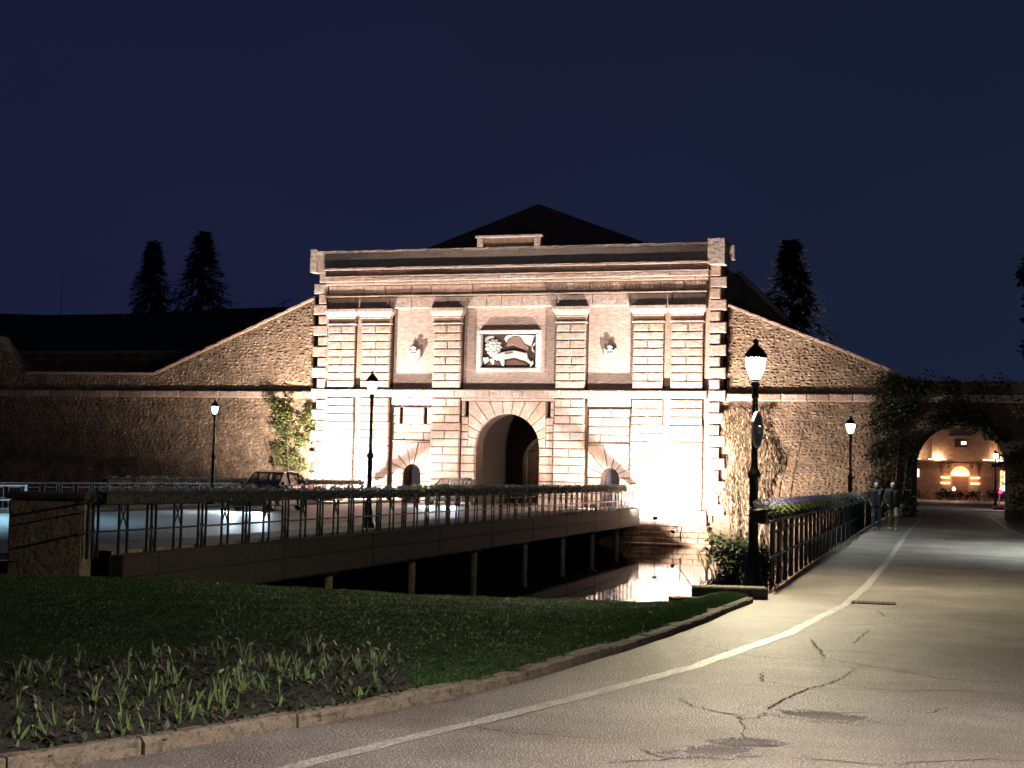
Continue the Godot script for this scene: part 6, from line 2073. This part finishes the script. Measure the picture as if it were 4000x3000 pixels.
func behind_the_walls() -> void:
	conifer("tall dark conifer behind the sloping wall right of the gate", G * Transform3D(Basis(), Vector3(13.9, 5.6, -14.0)), 11.4, 5.2, 3)
	conifer("broad dark conifer on the rampart left of the gate", G * Transform3D(Basis(), Vector3(-42.3, 10.0, -40.0)), 13.2, 6.5, 4)
	conifer("narrow dark conifer on the rampart farther from the gate", G * Transform3D(Basis(), Vector3(-48.0, 10.0, -41.0)), 12.6, 4.6, 6)
	broadleaf("dark tree rising over the rampart beyond the tunnel", G * Transform3D(Basis(), Vector3(29.6, 5.5, -18.0)), 11.0, 2.4, 8)
	# earth rampart behind the left wall
	var s := st0(true)
	var rise := [[-8.5, 7.0], [-14.0, 10.0], [-22.0, 13.9], [-30.0, 14.5], [-60.0, 14.4], [-61.0, 0.0]]
	var n := 12
	for i in n:
		var a0 := -110.0 + i * 96.0 / n
		var a1 := a0 + 96.0 / n
		for k in rise.size() - 1:
			var u: Array = rise[k]; var v: Array = rise[k + 1]
			var w0 := 0.25 * sin(i * 1.3); var w1 := 0.25 * sin((i + 1) * 1.3)
			face(s, [Vector3(a0, u[1] + w0, u[0]), Vector3(a1, u[1] + w1, u[0]), Vector3(a1, v[1] + w1, v[0]), Vector3(a0, v[1] + w0, v[0])], Vector3.UP)
	structure("hill", fin(s), M.turf, G)
	var w := thing("inner_wall", "dark low wall behind the left fortress wall", "wall", G * Transform3D(Basis(), Vector3(-45, 6.0, -8.0)))
	bxp(w, "wall", Vector3(-30, 0, -0.5), Vector3(25, 3.4, 0.0), M.rubble_c, 0.0)
	bxp(w, "coping", Vector3(-30, 3.404, -0.6), Vector3(25, 3.58, 0.1), M.stone_stained, 0.03)
	var sp := thing("flagpole", "thin pale pole on the skyline far left of the gate", "pole", G * Transform3D(Basis(), Vector3(-70.4, 14.0, -60.0)))
	var q := st0()
	tube(q, [Vector3.ZERO, Vector3(0, 8.2, 0)], [0.09, 0.04], 6)
	part(sp, "pole", fin(q), M.white_metal)
	part(sp, "finial", lathemesh([Vector2(0, 8.15), Vector2(0.12, 8.25), Vector2(0, 8.4)], 8), M.white_metal)
	# stepped gable wall between gate and conifer
	var g := thing("gable_wall", "grey wall with steep coping between the gate and the conifer", "wall", G * Transform3D(Basis(), Vector3(0, 0, -8.0)))
	part(g, "wall", prismmesh(PackedVector2Array([Vector2(10.0, 6.0), Vector2(14.3, 6.0), Vector2(14.3, 11.4), Vector2(12.35, 13.2), Vector2(11.5, 14.1), Vector2(10.0, 14.1)]), -3.0, 0.0), M.rubble_c)
	var d := Vector2(14.4, 11.3) - Vector2(11.5, 14.2)
	for i in 5:
		var c := Vector2(11.5, 14.2) + d * ((i + 0.5) / 5)
		part(g, "coping_stone", block_mesh(snappedf(d.length() / 5 - 0.02, 0.01), 0.22, 3.3, i % 3), M.stone_grey, Transform3D(Basis(Vector3.BACK, d.angle()), Vector3(c.x, c.y, -3.15)))
	# handrail up the slope behind the left wing
	var h := thing("handrail", "thin iron handrail climbing behind the sloping left wing wall", "handrail", G * Transform3D(Basis(), Vector3(0, 0, -1.2)))
	var t := st0()
	tube(t, [Vector3(-26.0, 7.9, 0), Vector3(-23.5, 8.3, 0), Vector3(-14.5, 12.1, 0)], [0.025, 0.025, 0.025], 5)
	part(h, "rail", fin(t), M.iron)
	for i in 7:
		var x := lerpf(-25.5, -15.0, i / 6.0)
		var y := 7.45 if x < -23.1 else lerpf(7.45, 11.6, (x + 23.1) / 8.6)
		t = st0()
		tube(t, [Vector3(x, y - 0.4, 0), Vector3(x, y + 0.75, 0)], [0.025, 0.025], 5)
		part(h, "post", fin(t), M.iron)

# ------------------------------------------------------------------ what shows through the tunnel
func lamp_at(parent: Node3D, called: String, pos: Vector3, c: Color, e: float, size := 0.1) -> void:
	var l := OmniLight3D.new()
	l.name = called
	l.light_color = srgb(c)
	l.light_energy = e
	l.light_size = size
	l.omni_range = 120.0
	l.omni_attenuation = 2.0
	l.shadow_enabled = true
	l.position = pos
	parent.add_child(l)

func beyond_the_tunnel() -> void:
	var at := Vector3(55.6, 0.0, -190.0)
	var b := thing("lit_building", "two-storey building with glowing orange entrance seen through the tunnel", "building", Transform3D(Basis(Vector3.UP, -0.25), at))
	bxp(b, "wall", Vector3(-9.5, -0.5, -10.0), Vector3(9.5, 5.0, 0.0), M.far_wall, 0.0)
	bxp(b, "wall", Vector3(-3.4, 5.0, -9.0), Vector3(3.4, 9.1, 0.15), M.far_wall, 0.0)
	bxp(b, "upper_wing", Vector3(-6.8, 5.0, -9.0), Vector3(-3.45, 7.9, -0.3), M.far_wall, 0.0)
	bxp(b, "upper_wing", Vector3(3.45, 5.0, -9.0), Vector3(6.8, 7.4, -0.3), M.far_wall, 0.0)
	bxp(b, "top_cornice", Vector3(-3.7, 9.1, -9.2), Vector3(3.7, 9.45, 0.45), M.far_stone, 0.05)
	for q in [[-6.9, -3.5, 7.9], [3.5, 6.9, 7.4]]:
		bxp(b, "wing_coping", Vector3(q[0], q[2], -9.1), Vector3(q[1], q[2] + 0.2, -0.15), M.far_stone, 0.03)
	# ledge with light strips in two runs
	for q in [[-7.2, -4.7], [-3.9, -1.6], [2.6, 6.6]]:
		bxp(b, "cornice", Vector3(q[0], 4.72, 0.004), Vector3(q[1], 4.98, 0.5), M.far_stone, 0.03)
		bxp(b, "light_strip", Vector3(q[0] + 0.1, 4.985, 0.2), Vector3(q[1] - 0.1, 5.06, 0.34), M.led_warm, 0.0)
		lamp_at(b, "light_strip_lamp", Vector3((q[0] + q[1]) / 2, 5.25, 0.5), Color(1.0, 0.66, 0.4), 8.0, 0.3)
	bxp(b, "upper_window", Vector3(-0.7, 6.6, 0.1), Vector3(0.8, 7.5, 0.2), M.relief_dark, 0.0)
	bxp(b, "window_pane", Vector3(0.1, 6.9, 0.205), Vector3(0.7, 7.3, 0.215), M.window_light, 0.0)
	bxp(b, "window_lintel", Vector3(-1.4, 7.9, 0.15), Vector3(1.5, 8.05, 0.35), M.far_stone, 0.0)
	# entrance: glowing half-round fanlight, awnings, doors
	var fl := PackedVector2Array(arc(Vector2(0.0, 3.05), 1.15, 0, 180, 14))
	part(b, "lamp_fanlight", prismmesh(fl, 0.0, 0.25), M.lamp_orange)
	part(b, "fanlight_bar", boxmesh(Vector3(-1.0, 3.06, 0.26), Vector3(1.0, 3.4, 0.3)), M.window_light)
	bxp(b, "entrance_wall", Vector3(-2.1, 0.0, 0.004), Vector3(2.1, 4.6, 0.2), M.far_wall, 0.0)
	bxp(b, "door", Vector3(-0.9, 0.0, 0.204), Vector3(0.9, 2.9, 0.24), M.relief_brown, 0.0)
	for sx in [-1.0, 1.0]:
		for h in [2.05, 2.75]:
			bxp(b, "awning_light", Vector3(sx * 1.75 - 0.6, h, 0.22), Vector3(sx * 1.75 + 0.6, h + 0.22, 0.7), M.lamp_orange, 0.05)
			bxp(b, "light_strip", Vector3(sx * 1.75 - 0.5, h - 0.05, 0.3), Vector3(sx * 1.75 + 0.5, h - 0.005, 0.65), M.window_light, 0.0)
		for o in [1.2, 1.9]:
			bxp(b, "pilaster_block", Vector3(sx * o - 0.14, 3.9, 0.2), Vector3(sx * o + 0.14, 4.45, 0.34), M.far_stone, 0.0)
	lamp_at(b, "entrance_lamp", Vector3(0, 3.2, 1.6), Color(1.0, 0.5, 0.26), 6.0, 0.4)
	bxp(b, "side_window", Vector3(4.7, 1.4, 0.004), Vector3(5.6, 3.8, 0.06), M.lamp_orange, 0.0)
	bxp(b, "window_pane", Vector3(5.15, 1.3, 0.065), Vector3(5.65, 3.7, 0.1), M.window_light, 0.0)
	bxp(b, "window_pane", Vector3(-5.1, 2.8, 0.005), Vector3(-4.9, 3.8, 0.06), M.window_light, 0.0)
	for q in [-5.9, 4.4]:
		bxp(b, "upper_window", Vector3(q, 5.6, -0.3), Vector3(q + 0.9, 7.0, -0.26), M.relief_dark, 0.0)
	# hedge, path light and pavement bands in front
	var r := RandomNumberGenerator.new()
	r.seed = 77
	var hd := thing("hedge", "dark clipped hedge in front of the glowing entrance", "hedge", Transform3D(Basis(Vector3.UP, -0.25), at + Vector3(-1.5, 0, 9)))
	part(hd, "stem", stems(r, 20, 7.0, 0.3, 1.0, 0.03), M.bark)
	var blobs := []
	for i in 40:
		blobs.append([Vector3(r.randf_range(-9, 8), r.randf_range(0.5, 1.1), r.randf_range(-0.5, 0.5)), Vector3(0.7, 0.5, 0.5)])
	var cl := leaf_cloud(r, blobs, 2400, [Color(0.02, 0.03, 0.012)], 0.3, 0.3)
	many(hd, "foliage", leaf_mesh(1.0, 0.5, 0.2), M.leaf_tint, cl[0], cl[1])
	var s := st0()
	for k in 1:
		face(s, [Vector3(20, 0.02, -150), Vector3(110, 0.02, -150), Vector3(110, 0.02, -260), Vector3(20, 0.02, -260)], Vector3.UP)
	structure("forecourt", fin(s), M.asphalt_smooth)
	for e in [[-152.0, 1.6], [-112.0, 1.4]]:
		s = st0()
		face(s, [Vector3(22, 0.03, e[0]), Vector3(80, 0.03, e[0] + 4.0), Vector3(80, 0.03, e[0] + 4.0 + e[1]), Vector3(22, 0.03, e[0] + e[1])], Vector3.UP)
		structure("road_marking", fin(s), M.road_paint)
	for e in [[Vector3(50.8, 0.0, -176.0), "white garden light beside the hedge before the entrance"], [Vector3(56.2, 0.0, -176.0), "white garden light right of the glowing entrance"]]:
		var p := thing("garden_light", e[1], "light", Transform3D(Basis(), e[0]), "garden lights before the building")
		bxp(p, "post", Vector3(-0.04, 0, -0.04), Vector3(0.04, 1.2, 0.04), M.iron, 0.0)
		part(p, "lamp_globe", lathemesh([Vector2(0, 1.15), Vector2(0.2, 1.3), Vector2(0.22, 1.45), Vector2(0.0, 1.7)], 10), M.window_light)
		lamp_at(p, "garden_light_lamp", Vector3(0, 1.9, 0.3), Color(1.0, 0.85, 0.7), 2.0)
	# traffic signal on a pole and a lantern by the tunnel's far end
	var sg := thing("traffic_signal", "red traffic signal on a thin pole beyond the tunnel", "traffic light", Transform3D(Basis(), Vector3(37.0, 0.0, -116.3)))
	var q := st0()
	tube(q, [Vector3.ZERO, Vector3(0, 4.3, 0)], [0.06, 0.05], 8)
	part(sg, "pole", fin(q), M.white_metal)
	bxp(sg, "foot", Vector3(-0.45, 0, -0.3), Vector3(0.25, 0.25, 0.3), M.concrete, 0.05)
	bxp(sg, "housing", Vector3(-0.16, 1.15, 0.06), Vector3(0.16, 1.5, 0.2), M.black_plastic, 0.02)
	part(sg, "signal_lamp", lathemesh([Vector2(0, 0.0), Vector2(0.14, 0.0), Vector2(0.11, 0.05), Vector2(0, 0.07)], 14), M.signal_red, Transform3D(Basis(Vector3.RIGHT, PI / 2), Vector3(0, 1.33, 0.205)))
	lamp_at(sg, "signal_lamp_light", Vector3(0, 1.33, 0.5), Color(1.0, 0.03, 0.16), 0.5)
	bxp(sg, "sign_plate", Vector3(-0.6, 3.2, 0.05), Vector3(0.2, 3.5, 0.08), M.sign_grey, 0.0)
	lamp_thing("white lit street lamp beyond the tunnel, above the red signal", Vector3(37.4, 0.0, -118.5), 4.6, 20.0, Color(1.0, 0.82, 0.62))
	lamp_thing("street lamp beyond the tunnel hidden behind the rampart", Vector3(20.0, 0.0, -125.0), 5.0, 70.0, Color(0.95, 0.95, 1.0))
